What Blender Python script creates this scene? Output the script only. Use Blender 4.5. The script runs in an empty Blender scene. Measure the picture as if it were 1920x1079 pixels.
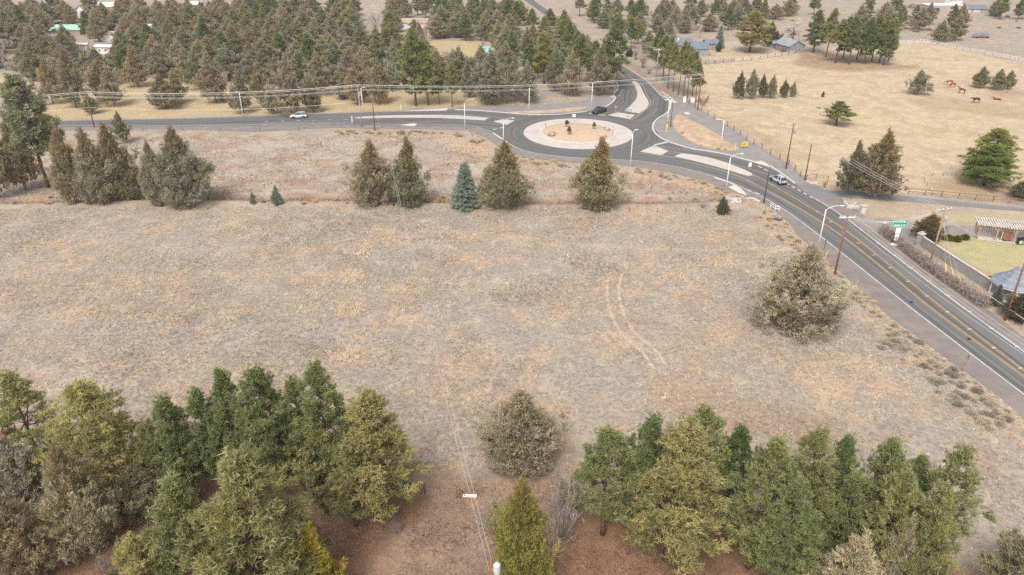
import bpy, bmesh, math, random
import numpy as np
from mathutils import Vector, Matrix
from mathutils.geometry import tessellate_polygon

random.seed(11)
RNG = np.random.default_rng(11)
R = math.radians
S = bpy.context.scene
COL = S.collection

# ------------------------------------------------------------------ camera
F, TH, CH = 1400.0, R(27.5), 55.0          # focal length in photo pixels, pitch, height in metres
cam = bpy.data.cameras.new('camera')
cam.sensor_width = 36.0
cam.lens = 36.0 * F / 1920.0
cam.clip_start, cam.clip_end = 0.5, 9000.0
cam_o = bpy.data.objects.new('camera', cam)
COL.objects.link(cam_o)
cam_o.location = (0, 0, CH)
cam_o.rotation_euler = (math.pi / 2 - TH, 0, 0)
S.camera = cam_o

# ------------------------------------------------------------------ sky and sun (bright overcast)
SUN_EL, SUN_AZ = R(52), R(200)             # azimuth clockwise from +Y
w = bpy.data.worlds.new('World'); S.world = w; w.use_nodes = True
nt = w.node_tree; nt.nodes.clear()
sky = nt.nodes.new('ShaderNodeTexSky'); sky.sky_type = 'NISHITA'; sky.sun_disc = False
sky.sun_elevation = SUN_EL; sky.sun_rotation = SUN_AZ; sky.air_density = 1.0; sky.dust_density = 3.0
hs = nt.nodes.new('ShaderNodeHueSaturation'); hs.inputs['Saturation'].default_value = 0.22
bg = nt.nodes.new('ShaderNodeBackground'); bg.inputs['Strength'].default_value = 0.112
wo = nt.nodes.new('ShaderNodeOutputWorld')
nt.links.new(sky.outputs[0], hs.inputs['Color']); nt.links.new(hs.outputs[0], bg.inputs['Color'])
nt.links.new(bg.outputs[0], wo.inputs['Surface'])
sun = bpy.data.lights.new('sun', 'SUN'); sun.energy = 1.5; sun.angle = R(24); sun.color = (1.0, 0.95, 0.88)
sun_o = bpy.data.objects.new('sun', sun); COL.objects.link(sun_o)
sd = Vector((math.sin(SUN_AZ) * math.cos(SUN_EL), math.cos(SUN_AZ) * math.cos(SUN_EL), math.sin(SUN_EL)))
sun_o.rotation_euler = (-sd).to_track_quat('-Z', 'Y').to_euler(); sun_o.location = (0, 0, 120)

S.view_settings.view_transform = 'Standard'; S.view_settings.look = 'None'
S.view_settings.gamma = 1.0; S.view_settings.use_curve_mapping = False
S.view_settings.exposure = 0.90
S.render.engine = 'CYCLES'
S.cycles.max_bounces = 6; S.cycles.diffuse_bounces = 3; S.cycles.glossy_bounces = 2
S.cycles.transmission_bounces = 3; S.cycles.transparent_max_bounces = 6
S.cycles.use_denoising = False

# ------------------------------------------------------------------ survey helpers
cT, sT = math.cos(TH), math.sin(TH)
def G(px, py, z=0.0):
    """Ground position (metres) of a surveyed point; z is the level it lies on."""
    xc, yc = (px - 960) / F, (539.5 - py) / F
    dx, dy, dz = xc, cT + yc * sT, -sT + yc * cT
    t = (CH - z) / -dz
    return Vector((dx * t, dy * t, z))
def HT(px, py, top):
    """Height of an upright thing standing at (px, py) whose top is at row `top`."""
    y = G(px, py).y; v = (539.5 - top) / F
    return CH + y * (v * cT - sT) / (cT + v * sT)
def PPM(px, py):
    y = G(px, py).y
    return F / (y * cT + CH * sT)
def GP(pts, z=0.0): return [G(a, b, z) for a, b in pts]

def spline(pts, n):
    """Catmull-Rom through 2-D/3-D points, resampled to n by arc length."""
    P = np.array([tuple(p) for p in pts], float)
    if len(P) == 2:
        return [Vector(P[0] + (P[1] - P[0]) * t) for t in np.linspace(0, 1, n)]
    Q = np.vstack([2 * P[0] - P[1], P, 2 * P[-1] - P[-2]])
    out = []
    for i in range(1, len(Q) - 2):
        p0, p1, p2, p3 = Q[i - 1], Q[i], Q[i + 1], Q[i + 2]
        t = np.linspace(0, 1, 13)[:-1, None]
        out.append(.5 * ((2 * p1) + (-p0 + p2) * t + (2 * p0 - 5 * p1 + 4 * p2 - p3) * t ** 2 + (-p0 + 3 * p1 - 3 * p2 + p3) * t ** 3))
    out.append(P[-1:]); A = np.vstack(out)
    d = np.r_[0, np.cumsum(np.linalg.norm(np.diff(A, axis=0), axis=1))]
    s = np.linspace(0, d[-1], n)
    return [Vector([np.interp(v, d, A[:, k]) for k in range(A.shape[1])]) for v in s]

def tag(o, label=None, cat=None, group=None, kind=None):
    if label: o['label'] = label
    if cat: o['category'] = cat
    if group: o['group'] = group
    if kind: o['kind'] = kind
    return o
def empty(name, loc=(0, 0, 0), rz=0.0):
    o = bpy.data.objects.new(name, None); COL.objects.link(o)
    o.location = loc; o.rotation_euler = (0, 0, rz); o.empty_display_size = .3
    return o
def link_mesh(name, me, parent=None, loc=(0, 0, 0), rz=0.0):
    o = bpy.data.objects.new(name, me); COL.objects.link(o)
    o.location = loc; o.rotation_euler = (0, 0, rz)
    if parent is not None: o.parent = parent
    return o
def copy_tree(o, parent=None):
    c = o.copy(); COL.objects.link(c); c.parent = parent
    for ch in list(o.children): copy_tree(ch, c)
    return c
def np_mesh(name, V, T, mat, attr=None):
    """Mesh of triangles/quads from numpy arrays (all faces same size); attr = per-vertex colour (N,4)."""
    me = bpy.data.meshes.new(name); V = np.asarray(V, np.float32); T = np.asarray(T, np.int32)
    k = T.shape[1]
    me.vertices.add(len(V)); me.vertices.foreach_set('co', V.ravel())
    me.loops.add(T.size); me.loops.foreach_set('vertex_index', T.ravel())
    me.polygons.add(len(T)); me.polygons.foreach_set('loop_start', np.arange(0, T.size, k, dtype=np.int32))
    me.polygons.foreach_set('loop_total', np.full(len(T), k, np.int32))
    me.update(calc_edges=True)
    if attr is not None:
        a = me.color_attributes.new('tint', 'FLOAT_COLOR', 'POINT'); a.data.foreach_set('color', np.asarray(attr, np.float32).ravel())
    if mat: me.materials.append(mat)
    return me

class MB:
    """Collects simple shapes into ONE mesh."""
    def __init__(s): s.v = []; s.f = []
    def add(s, vs, fs):
        n = len(s.v); s.v += [tuple(q) for q in vs]; s.f += [tuple(i + n for i in f) for f in fs]; return s
    def box(s, c, d, rz=0.0):
        x, y, z = c; a, b, h = d[0] / 2, d[1] / 2, d[2] / 2; cs, sn = math.cos(rz), math.sin(rz)
        vs = []
        for dz in (-h, h):
            for dx, dy in ((-a, -b), (a, -b), (a, b), (-a, b)):
                vs.append((x + dx * cs - dy * sn, y + dx * sn + dy * cs, z + dz))
        return s.add(vs, [(3, 2, 1, 0), (4, 5, 6, 7), (0, 1, 5, 4), (1, 2, 6, 5), (2, 3, 7, 6), (3, 0, 4, 7)])
    def bar(s, p, q, wd, ht):
        """Square-section bar from p to q."""
        p, q = Vector(p), Vector(q); d = (q - p); L = d.length
        if L < 1e-6: return s
        d.normalize(); u = d.cross(Vector((0, 0, 1)))
        if u.length < 1e-3: u = Vector((1, 0, 0))
        u.normalize(); n = u.cross(d)
        vs = [e + u * (a * wd / 2) + n * (b * ht / 2) for e in (p, q) for a, b in ((-1, -1), (1, -1), (1, 1), (-1, 1))]
        return s.add(vs, [(3, 2, 1, 0), (4, 5, 6, 7), (0, 1, 5, 4), (1, 2, 6, 5), (2, 3, 7, 6), (3, 0, 4, 7)])
    def tube(s, pts, rad, n=6):
        pts = [Vector(p) for p in pts]; rad = rad if hasattr(rad, '__len__') else [rad] * len(pts)
        vs = []; prev = None
        for i, p in enumerate(pts):
            d = (pts[min(i + 1, len(pts) - 1)] - pts[max(i - 1, 0)]).normalized()
            u = d.cross(Vector((0, 0, 1))) if prev is None else prev - d * prev.dot(d)
            if u.length < 1e-3: u = d.cross(Vector((1, 0, 0)))
            u.normalize(); prev = u; m = d.cross(u)
            vs += [p + (u * math.cos(2 * math.pi * k / n) + m * math.sin(2 * math.pi * k / n)) * rad[i] for k in range(n)]
        fs = [(i * n + k, i * n + (k + 1) % n, (i + 1) * n + (k + 1) % n, (i + 1) * n + k) for i in range(len(pts) - 1) for k in range(n)]
        fs += [tuple(range(n - 1, -1, -1)), tuple((len(pts) - 1) * n + k for k in range(n))]
        return s.add(vs, fs)
    def lathe(s, prof, n=16, c=(0, 0, 0)):
        vs = [(c[0] + r * math.cos(2 * math.pi * k / n), c[1] + r * math.sin(2 * math.pi * k / n), c[2] + z) for r, z in prof for k in range(n)]
        fs = [(i * n + k, i * n + (k + 1) % n, (i + 1) * n + (k + 1) % n, (i + 1) * n + k) for i in range(len(prof) - 1) for k in range(n)]
        fs += [tuple(range(n - 1, -1, -1)), tuple((len(prof) - 1) * n + k for k in range(n))]
        return s.add(vs, fs)
    def prism(s, poly, z0, z1):
        """Vertical prism over a plan polygon."""
        poly = [Vector((p[0], p[1])) for p in poly]
        ar = sum(poly[i].x * poly[(i + 1) % len(poly)].y - poly[(i + 1) % len(poly)].x * poly[i].y for i in range(len(poly)))
        if ar < 0: poly = poly[::-1]
        n = len(poly); vs = [(p.x, p.y, z0) for p in poly] + [(p.x, p.y, z1) for p in poly]
        fs = [(i, (i + 1) % n, n + (i + 1) % n, n + i) for i in range(n)]
        for t in tessellate_polygon([[p.to_3d() for p in poly]]):
            a, b, c = (poly[k] for k in t)
            t = t if (b - a).cross(c - a) > 0 else t[::-1]
            fs.append(tuple(n + k for k in t)); fs.append(tuple(k for k in t[::-1]))
        return s.add(vs, fs)
    def build(s, name, mat, parent=None, loc=(0, 0, 0), rz=0.0, smooth=False, bevel=0.0):
        me = bpy.data.meshes.new(name); me.from_pydata(s.v, [], s.f); me.update()
        if smooth:
            me.polygons.foreach_set('use_smooth', [True] * len(me.polygons))
        if mat: me.materials.append(mat)
        o = link_mesh(name, me, parent, loc, rz)
        if bevel:
            b = o.modifiers.new('bevel', 'BEVEL'); b.width = bevel; b.segments = 2; b.limit_method = 'ANGLE'
        return o

# ------------------------------------------------------------------ materials
def node_mat(name):
    m = bpy.data.materials.new(name); m.use_nodes = True; t = m.node_tree
    b = t.nodes['Principled BSDF']
    return m, t, b
def N(t, typ, **kw):
    n = t.nodes.new(typ)
    for k, v in kw.items():
        if k in n.inputs: n.inputs[k].default_value = v
        else: setattr(n, k, v)
    return n
def mix(t, fac, a, b, mode='MIX'):
    n = t.nodes.new('ShaderNodeMix'); n.data_type = 'RGBA'; n.blend_type = mode
    for sock, val in ((n.inputs[0], fac), (n.inputs[6], a), (n.inputs[7], b)):
        if hasattr(val, 'type') and hasattr(val, 'is_linked'): t.links.new(val, sock)
        elif isinstance(val, (int, float)): sock.default_value = val
        else: sock.default_value = (*val, 1)
    return n.outputs[2]
def ramp(t, src, lo, hi, a=0.0, b=1.0):
    n = t.nodes.new('ShaderNodeMapRange'); n.interpolation_type = 'SMOOTHSTEP'
    n.inputs[1].default_value, n.inputs[2].default_value, n.inputs[3].default_value, n.inputs[4].default_value = lo, hi, a, b
    t.links.new(src, n.inputs[0]); return n.outputs[0]
def noise(t, vec, scale, detail=4.0, rough=.55, dist=0.0):
    n = t.nodes.new('ShaderNodeTexNoise'); n.inputs['Scale'].default_value = scale
    n.inputs['Detail'].default_value = detail; n.inputs['Roughness'].default_value = rough; n.inputs['Distortion'].default_value = dist
    t.links.new(vec, n.inputs['Vector']); return n.outputs['Fac']
def plain(name, col, rough=.7, var=.18, scale=1.5, bump=0.0, metal=0.0, spec=.3, dirt=None):
    """Solid colour with uneven tone, optional dirt colour and fine relief."""
    m, t, b = node_mat(name)
    pos = N(t, 'ShaderNodeNewGeometry').outputs['Position']
    f = noise(t, pos, scale, 5); f2 = noise(t, pos, scale * 6.3, 3)
    lo = tuple(c * (1 - var) for c in col); hi = tuple(min(1, c * (1 + var)) for c in col)
    c = mix(t, ramp(t, f, .3, .7), lo, hi)
    c = mix(t, ramp(t, f2, .35, .75, 0, .35), c, tuple(c_ * (1 - 1.4 * var) for c_ in col))
    if dirt: c = mix(t, ramp(t, noise(t, pos, scale * .37, 6, .65), .5, .72, 0, .75), c, dirt)
    t.links.new(c, b.inputs['Base Color'])
    b.inputs['Roughness'].default_value = rough; b.inputs['Metallic'].default_value = metal
    b.inputs['Specular IOR Level'].default_value = spec
    if bump:
        bp = N(t, 'ShaderNodeBump', Strength=bump, Distance=.05); t.links.new(f2, bp.inputs['Height']); t.links.new(bp.outputs[0], b.inputs['Normal'])
    return m
M = {}
M['concrete'] = plain('pale concrete', (.52, .47, .425), .85, .07, .25, .2, dirt=(.50, .44, .38))
M['kerb'] = plain('kerb concrete', (.57, .54, .505), .8, .06, .6)
M['white_paint'] = plain('white road paint', (.66, .64, .62), .6, .08, 1.2, dirt=(.45, .43, .42))
M['yellow_paint'] = plain('yellow road paint', (.46, .31, .155), .6, .12, 1.2, dirt=(.32, .25, .18))
M['white_metal'] = plain('white painted metal', (.78, .77, .75), .4, .04, 2)
M['grey_metal'] = plain('galvanised metal', (.42, .43, .44), .45, .10, 2, metal=.4)
M['dark_metal'] = plain('dark metal', (.05, .05, .055), .5, .2, 2)
M['pole_brown'] = plain('brown pole wood', (.20, .095, .055), .85, .25, 1.2, .3)
M['pole_red'] = plain('reddish pole wood', (.26, .11, .065), .85, .2, 1.2, .3)
M['pole_tan'] = plain('tan pole wood', (.40, .24, .12), .85, .2, 1.2, .3)
M['pole_grey'] = plain('weathered grey wood', (.40, .36, .32), .85, .15, 1.2, .3)
M['pole_dark'] = plain('dark creosoted wood', (.07, .05, .045), .85, .25, 1.2, .3)
M['wood_grey'] = plain('grey fence wood', (.34, .31, .29), .85, .18, 1.0, .2)
M['wood_brown'] = plain('brown fence wood', (.26, .15, .10), .85, .2, 1.0, .2)
M['wood_dark'] = plain('dark fence wood', (.10, .085, .08), .85, .2, 1.0, .2)
M['fence_white'] = plain('white fence paint', (.70, .68, .66), .6, .08, 1.0)
M['wire'] = plain('bare conductor', (.62, .60, .57), .45, .05, 1, metal=.2)
M['insulator'] = plain('glazed insulator', (.70, .68, .66), .3, .05, 2)
M['sign_green'] = plain('green sign sheeting', (.03, .34, .24), .45, .05, 2)
M['sign_yellow'] = plain('yellow sign sheeting', (.85, .52, .02), .45, .05, 2)
M['sign_white'] = plain('white sign sheeting', (.80, .80, .80), .45, .04, 2)
M['sign_black'] = plain('black sign print', (.02, .02, .02), .5, .1, 2)
M['sign_red'] = plain('red sign sheeting', (.60, .05, .06), .45, .05, 2)
M['yellow_guard'] = plain('yellow plastic guard', (.85, .55, .05), .5, .08, 2)
M['rock'] = plain('grey boulder', (.33, .29, .27), .9, .3, .8, .6)
M['rubble'] = plain('pale rubble stone', (.60, .55, .50), .9, .15, 1.5, .4)
# ------------------------------------------------------------------ ground, roads
def asphalt_mat(name, base, streak, tone=(1.0, .97, .95)):
    m, t, b = node_mat(name)
    uv = N(t, 'ShaderNodeUVMap').outputs[0]
    mp = N(t, 'ShaderNodeMapping'); mp.inputs['Scale'].default_value = (1.0, .012, 1); t.links.new(uv, mp.inputs[0])
    mp2 = N(t, 'ShaderNodeMapping'); mp2.inputs['Scale'].default_value = (.45, .03, 1); t.links.new(uv, mp2.inputs[0])
    pos = N(t, 'ShaderNodeNewGeometry').outputs['Position']
    s1 = noise(t, mp.outputs[0], 1.1, 2, .5); s2 = noise(t, mp2.outputs[0], 1.0, 3, .5)
    g = noise(t, pos, 9, 3); patch = noise(t, pos, .12, 4)
    lo = tuple(base * (1 - streak) * k for k in tone); hi = tuple(base * (1 + streak) * k for k in (1, 1, 1.0))
    c = mix(t, ramp(t, s1, .36, .64), lo, hi)
    c = mix(t, ramp(t, s2, .42, .66, 0, .55), c, tuple(base * 1.12 * k for k in (1.06, .98, .92)))
    c = mix(t, ramp(t, patch, .45, .7, 0, .35), c, tuple(base * .78 * k for k in tone))
    c = mix(t, ramp(t, g, .4, .75, 0, .25), c, tuple(base * 1.5 * k for k in tone))
    t.links.new(c, b.inputs['Base Color']); b.inputs['Roughness'].default_value = .82; b.inputs['Specular IOR Level'].default_value = .25
    bp = N(t, 'ShaderNodeBump', Strength=.25, Distance=.02); t.links.new(g, bp.inputs['Height']); t.links.new(bp.outputs[0], b.inputs['Normal'])
    return m
M['asphalt'] = asphalt_mat('worn asphalt', .138, .26)
M['asphalt_new'] = asphalt_mat('dark asphalt', .130, .28, (1, .95, .93))
M['asphalt_drive'] = asphalt_mat('driveway asphalt', .205, .08, (.98, .99, 1.0))
M['shoulder'] = plain('chipped gravel shoulder', (.235, .200, .188), .9, .12, .5, .35, dirt=(.29, .245, .22))
M['path'] = plain('grey gravel path', (.265, .242, .232), .9, .12, .4, .35, dirt=(.32, .27, .235))

M['turn'] = asphalt_mat('brownish worn turn lane', .122, .22, (1.12, .98, .86))
FLAT = []          # outlines that the ground keeps level
def strip(name, Lp, Rp, z, mat, n=60, flat=True, world=False):
    L = spline(Lp if world else [q.xy for q in GP(Lp)], n); Q = spline(Rp if world else [q.xy for q in GP(Rp)], n)
    if flat: FLAT.append([tuple(p) for p in L] + [tuple(p) for p in Q[::-1]])
    k = 4; V, UV = [], []
    d = 0
    for i in range(n):
        if i: d += ((L[i] + Q[i]) / 2 - (L[i - 1] + Q[i - 1]) / 2).length
        wd = (Q[i] - L[i]).length
        for j in range(k + 1):
            p = L[i].lerp(Q[i], j / k); V.append((p.x, p.y, z)); UV.append((wd * j / k, d))
    W = k + 1
    fs = [(i * W + j, i * W + j + 1, (i + 1) * W + j + 1, (i + 1) * W + j) for i in range(n - 1) for j in range(k)]
    me = bpy.data.meshes.new(name); me.from_pydata(V, [], fs)
    a, b, c = (Vector(V[q]) for q in fs[0][:3])
    if (b - a).cross(c - a).z < 0: me.flip_normals()
    me.update(); uvl = me.uv_layers.new(name='UVMap')
    for lp in me.loops: uvl.data[lp.index].uv = UV[lp.vertex_index]
    me.materials.append(mat)
    return tag(link_mesh(name, me), kind='structure')
def sheet(name, px, z, mat, flat=True, world=None):
    P = world or [q.xy for q in GP(px)]
    if flat: FLAT.append([tuple(p) for p in P])
    me = bpy.data.meshes.new(name); tr = []
    for t in tessellate_polygon([[Vector((p[0], p[1], 0)) for p in P]]):
        a, b, c = (Vector(P[k][:2]) for k in t); tr.append(t if (b - a).cross(c - a) > 0 else t[::-1])
    me.from_pydata([(p[0], p[1], z) for p in P], [], tr); me.update()
    uvl = me.uv_layers.new(name='UVMap')
    for lp in me.loops: uvl.data[lp.index].uv = P[lp.vertex_index][:2]
    me.materials.append(mat)
    return tag(link_mesh(name, me), kind='structure')
def line(name, pts, wd, z, mat, n=None, h=0.0, world=False, parent=None):
    """Ribbon of constant width along a course; h > 0 gives a solid kerb."""
    W = [Vector(p[:2]) for p in pts] if world else [q.xy for q in GP(pts)]
    ln = sum((W[i + 1] - W[i]).length for i in range(len(W) - 1)); n = n or max(3, min(120, int(ln / 2.5)))
    C = spline(W, n); mb = MB(); vs = []
    for i, p in enumerate(C):
        d = (C[min(i + 1, n - 1)] - C[max(i - 1, 0)]).normalized(); u = Vector((-d.y, d.x)) * wd / 2
        if h: vs += [(p.x + u.x, p.y + u.y, z), (p.x + u.x, p.y + u.y, z + h), (p.x - u.x, p.y - u.y, z + h), (p.x - u.x, p.y - u.y, z)]
        else: vs += [(p.x + u.x, p.y + u.y, z), (p.x - u.x, p.y - u.y, z)]
    k = 4 if h else 2
    if h: fs = [(i * 4 + a, i * 4 + a + 1, i * 4 + a + 5, i * 4 + a + 4) for i in range(n - 1) for a in range(3)] + [(0, 1, 2, 3), tuple(4 * (n - 1) + a for a in (3, 2, 1, 0))]
    else: fs = [(2 * i + 1, 2 * i + 3, 2 * i + 2, 2 * i) for i in range(n - 1)]
    mb.add(vs, fs); o = mb.build(name, mat, parent)
    return tag(o, kind='structure') if parent is None else o

# course of the south-east road beyond the frame
def beyond(a, b, m):
    A, B = G(*a).xy, G(*b).xy; return B + (B - A).normalized() * m
S_EDGE = [(950, 267.5), (975, 280), (1012, 289), (1070, 295.5), (1150, 299.5), (1200, 302.5), (1265, 312.5), (1325, 327), (1377, 345), (1398, 355), (1450, 381), (1521, 430), (1711, 580), (1920, 740)]
N_EDGE = [(1224, 236), (1227, 249), (1242, 261), (1267, 271), (1300, 280), (1340, 286), (1370, 292.5), (1416, 305), (1463, 325), (1490, 345), (1526, 372), (1577, 403.5), (1640, 451), (1810, 580), (1920, 660)]
GRASS = [(880, 246), (915, 261), (942, 281), (970, 292), (1005, 298), (1060, 304), (1160, 310), (1225, 318), (1275, 328), (1325, 341), (1361, 357), (1399, 368), (1423, 379), (1444, 389), (1463, 404), (1481, 420), (1498, 444), (1532, 470), (1566, 503), (1622, 548), (1664, 590), (1723, 634), (1770, 669), (1803, 693), (1836, 717), (1873, 743), (1920, 785)]
def W2(pts, ext):
    w_ = [q.xy for q in GP(pts)]; d = (w_[-1] - w_[-2]).normalized(); e = w_[-1].copy(); w_ += [e + d * ext * k / 10 for k in range(1, 11)]; return w_
S_W, N_W, GR_W = W2(S_EDGE, 60), W2(N_EDGE, 60), W2(GRASS, 60)

# shoulders and gravel
strip('gravel_shoulder', GR_W, W2([(880, 236), (925, 251)] + S_EDGE[0:], 60), .004, M['shoulder'], 120, world=True)
strip('gravel_shoulder', W2([(1463, 325), (1490, 345), (1526, 372), (1577, 403.5), (1640, 451), (1810, 580), (1920, 660)], 60),
      W2([(1500, 335), (1540, 352), (1600, 388), (1660, 440), (1742, 506), (1848, 578), (1920, 632)], 60), .005, M['shoulder'], 60, world=True)
strip('gravel_shoulder', [(-420, 276), (0, 254), (125, 245), (330, 243), (480, 247), (560, 243), (640, 240), (700, 242), (780, 242), (872, 245), (885, 250)],
      [(-420, 256), (0, 238), (125, 232), (330, 230), (480, 230), (560, 228), (640, 227), (700, 228), (780, 229), (872, 229), (880, 230)], .0075, M['shoulder'], 60)
sheet('gravel_track', [(1239, 178), (1262, 184), (1290, 188), (1315, 206), (1345, 224), (1375, 243), (1410, 267), (1445, 288), (1480, 309), (1515, 338), (1500, 348), (1463, 328), (1440, 311), (1416, 306), (1370, 293), (1300, 281), (1267, 272), (1242, 262), (1227, 250), (1223, 237), (1231, 224), (1252, 211), (1257, 197), (1252, 188)], .006, M['path'])
sheet('gravel_path', [(836, 205), (875, 199), (950, 197), (1040, 196), (1095, 189), (1143, 177), (1153, 184), (1150, 192), (1136, 201), (1100, 210), (1050, 216), (1000, 217), (960, 214), (900, 209)], .005, M['path'])

# road surfaces
strip('road', [(-420, 246), (0, 233), (125, 226.5), (330, 222.5), (480, 218), (600, 213.5), (700, 210), (752, 208.5), (840, 206), (900, 208.5), (960, 213.5), (1000, 216)],
      [(-420, 262), (0, 246), (125, 239), (330, 238), (480, 236), (600, 234), (700, 235), (780, 236), (850, 236.5), (900, 241), (930, 253), (950, 268)], .012, M['asphalt'], 90)
strip('road', [(1100, 210), (1136, 201), (1150, 192), (1155, 184), (1153, 177), (1159, 164), (1153, 150), (1140, 136), (1112, 110), (1075, 72), (1040, 42), (985, 2), (940, -28)],
      [(1222, 246), (1226, 232), (1252, 211), (1258, 196), (1253, 187), (1239, 180), (1214, 154), (1197, 142), (1150, 111), (1100, 72), (1062, 44), (1003, 2), (956, -30)], .014, M['asphalt_new'], 90)
strip('road', S_W[2:], N_W, .016, M['asphalt'], 110, world=True)
aL, aR_, aT, aB = G(981.7, 251), G(1187, 251), G(1084, 223), G(1084, 280.3)
RC = Vector(((aL.x + aR_.x) / 2, (aT.y + aB.y) / 2)); RR = ((aR_.x - aL.x) + (aT.y - aB.y)) / 4
def ring(name, r0, r1, z, mat, n=96):
    V, UV, fs = [], [], []
    for i in range(n):
        a = 2 * math.pi * i / n
        for j in range(4):
            r = r0 + (r1 - r0) * j / 3; V.append((RC.x + r * math.cos(a), RC.y + r * math.sin(a), z)); UV.append((r, a * 15))
    for i in range(n):
        for j in range(3): fs.append((i * 4 + j, i * 4 + j + 1, ((i + 1) % n) * 4 + j + 1, ((i + 1) % n) * 4 + j))
    me = bpy.data.meshes.new(name); me.from_pydata(V, [], fs); me.update(); uvl = me.uv_layers.new(name='UVMap')
    for lp in me.loops: uvl.data[lp.index].uv = UV[lp.vertex_index]
    me.materials.append(mat); return tag(link_mesh(name, me), kind='structure')
M['asphalt_ring'] = asphalt_mat('roundabout asphalt', .130, .18, (1, .96, .94))
ring('roundabout_road', RR - .3, RR + 6.6, .020, M['asphalt_ring'])
FLAT.append([(RC.x + (RR + 8) * math.cos(a), RC.y + (RR + 8) * math.sin(a)) for a in np.linspace(0, 6.283, 40)[:-1]])
sheet('junction_asphalt', [(950, 214), (1000, 216), (1050, 215.5), (1100, 210), (1200, 214), (1232, 224), (1224, 236), (1227, 249), (1242, 261), (1235, 275), (1195, 300), (1150, 299), (1070, 295), (1012, 289), (975, 280), (950, 268), (925, 251), (900, 241), (895, 225)], .010, M['asphalt_new'])
# driveways
strip('driveway', [(1488, 345), (1544, 356), (1600, 359), (1678, 366), (1789, 378), (1889, 388), (2000, 400), (2200, 420)],
      [(1527, 372), (1553, 369), (1642, 374), (1722, 380), (1834, 390), (1896, 394.5), (2000, 405), (2200, 428)], .008, M['asphalt_drive'], 50)
sheet('driveway', [(1600, 410), (1620, 409), (1660, 412), (1712, 417), (1706, 428), (1712, 448), (1718, 458), (1692, 455), (1664, 440), (1650, 445)], .007, M['path'])

# raised sandy mounds beside the paths
M['sand'] = plain('sandy soil', (.47, .335, .225), .95, .2, .45, .5, dirt=(.54, .43, .31))
def mound(px, h, name='sandy_mound'):
    B = spline([q.xy for q in GP(px)] + [G(*px[0]).xy], 48)[:-1]; c = sum(B, Vector((0, 0))) / len(B); rg = np.random.default_rng(int(px[0][0]))
    V = [(c.x, c.y, h)]; fr = (.3, .55, .8, 1.0)
    for f_ in fr: V += [(c.x + (b.x - c.x) * f_, c.y + (b.y - c.y) * f_, h * (1 - f_ ** 2) * rg.uniform(.75, 1.2) + .009) for b in B]
    n_ = len(B); fs = [(0, 1 + i, 1 + (i + 1) % n_) for i in range(n_)] + [(1 + j * n_ + i, 1 + (j + 1) * n_ + i, 1 + (j + 1) * n_ + (i + 1) % n_, 1 + j * n_ + (i + 1) % n_) for j in range(3) for i in range(n_)]
    me = bpy.data.meshes.new(name); me.from_pydata(V, [], fs); me.update()
    if me.polygons[0].normal.z < 0: me.flip_normals()
    me.polygons.foreach_set('use_smooth', [True] * len(me.polygons)); me.materials.append(M['sand']); tag(link_mesh(name, me), kind='structure')
mound([(1270, 214), (1284, 219), (1305, 230), (1330, 243), (1352, 256), (1368, 268), (1386, 280), (1366, 283), (1335, 279), (1305, 270), (1282, 256), (1266, 243), (1262, 228)], .45)
mound([(948, 210.5), (1000, 207.5), (1055, 205), (1090, 200.5), (1098, 203), (1080, 208), (1040, 211.5), (1000, 213), (965, 212.5)], .2)
# paint
line('edge_line', S_W, .16, .024, M['white_paint'], 160, world=True)
line('edge_line', [(1526, 372), (1577, 403.5), (1640, 451)], .16, .024, M['white_paint'])
line('edge_line', W2([(1640, 451), (1810, 580), (1920, 660)], 60), .18, .024, M['white_paint'], 60, world=True)
line('edge_line', [(700, 233), (780, 234.5), (860, 234.5), (900, 240), (925, 250), (950, 267.5)], .14, .024, M['white_paint'])
line('edge_line', [(0, 243), (125, 236.5), (330, 235.5), (480, 234), (600, 232), (662, 231.5)], .14, .024, M['white_paint'])
line('edge_line', [(0, 234), (125, 227.5), (330, 223.5), (480, 219), (600, 214.5), (700, 211), (752, 209.5)], .12, .024, M['white_paint'])
line('edge_line', [(1239, 180), (1214, 154), (1197, 142), (1150, 111), (1100, 73), (1062, 45), (1003, 3)], .18, .026, M['white_paint'])
line('edge_line', [(1160, 152.5), (1149, 141), (1112, 111), (1075, 73)], .16, .026, M['white_paint'])
YA = [(1412, 328), (1417, 330), (1500, 378), (1582, 430), (1660, 491), (1770, 580), (1920, 695)]
YB = [(1280, 303), (1330, 314), (1384, 331), (1470, 375), (1560, 430), (1640, 491), (1748, 580), (1920, 706)]
for Y in (YA, YB):
    c = W2(Y, 60)
    for off in (-.14, .14):
        cc = spline(c, 60); q = []
        for i, p in enumerate(cc):
            d = (cc[min(i + 1, 59)] - cc[max(i - 1, 0)]).normalized(); q.append(p + Vector((-d.y, d.x)) * off)
        line('yellow_line', q, .14, .026, M['yellow_paint'], 120, world=True)
line('yellow_line', [(1191, 151), (1204, 160), (1212, 176), (1219.5, 192), (1218, 200), (1201, 214), (1184, 226)], .22, .026, M['yellow_paint'])
line('yellow_line', [(1150, 118), (1171, 135), (1191, 151)], .18, .026, M['yellow_paint'])
line('yellow_line', [(1150, 128), (1181, 154), (1192, 168), (1195, 178), (1190, 190), (1180, 199), (1168, 206), (1150, 212)], .22, .026, M['yellow_paint'])
line('yellow_line', [(1225, 272.5), (1255, 283), (1280, 287.5), (1325, 294)], .18, .026, M['yellow_paint'])
line('yellow_line', [(1199, 286.5), (1241, 293.5), (1265, 297)], .18, .026, M['yellow_paint'])
strip('turn_lane', W2([(1425, 334.5), (1500, 378), (1582, 430), (1660, 491), (1770, 580), (1920, 695)], 60), W2([(1412, 345), (1470, 375), (1560, 430), (1640, 491), (1748, 580), (1920, 706)], 60), .0185, M['turn'], 60, world=True, flat=False)
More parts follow.
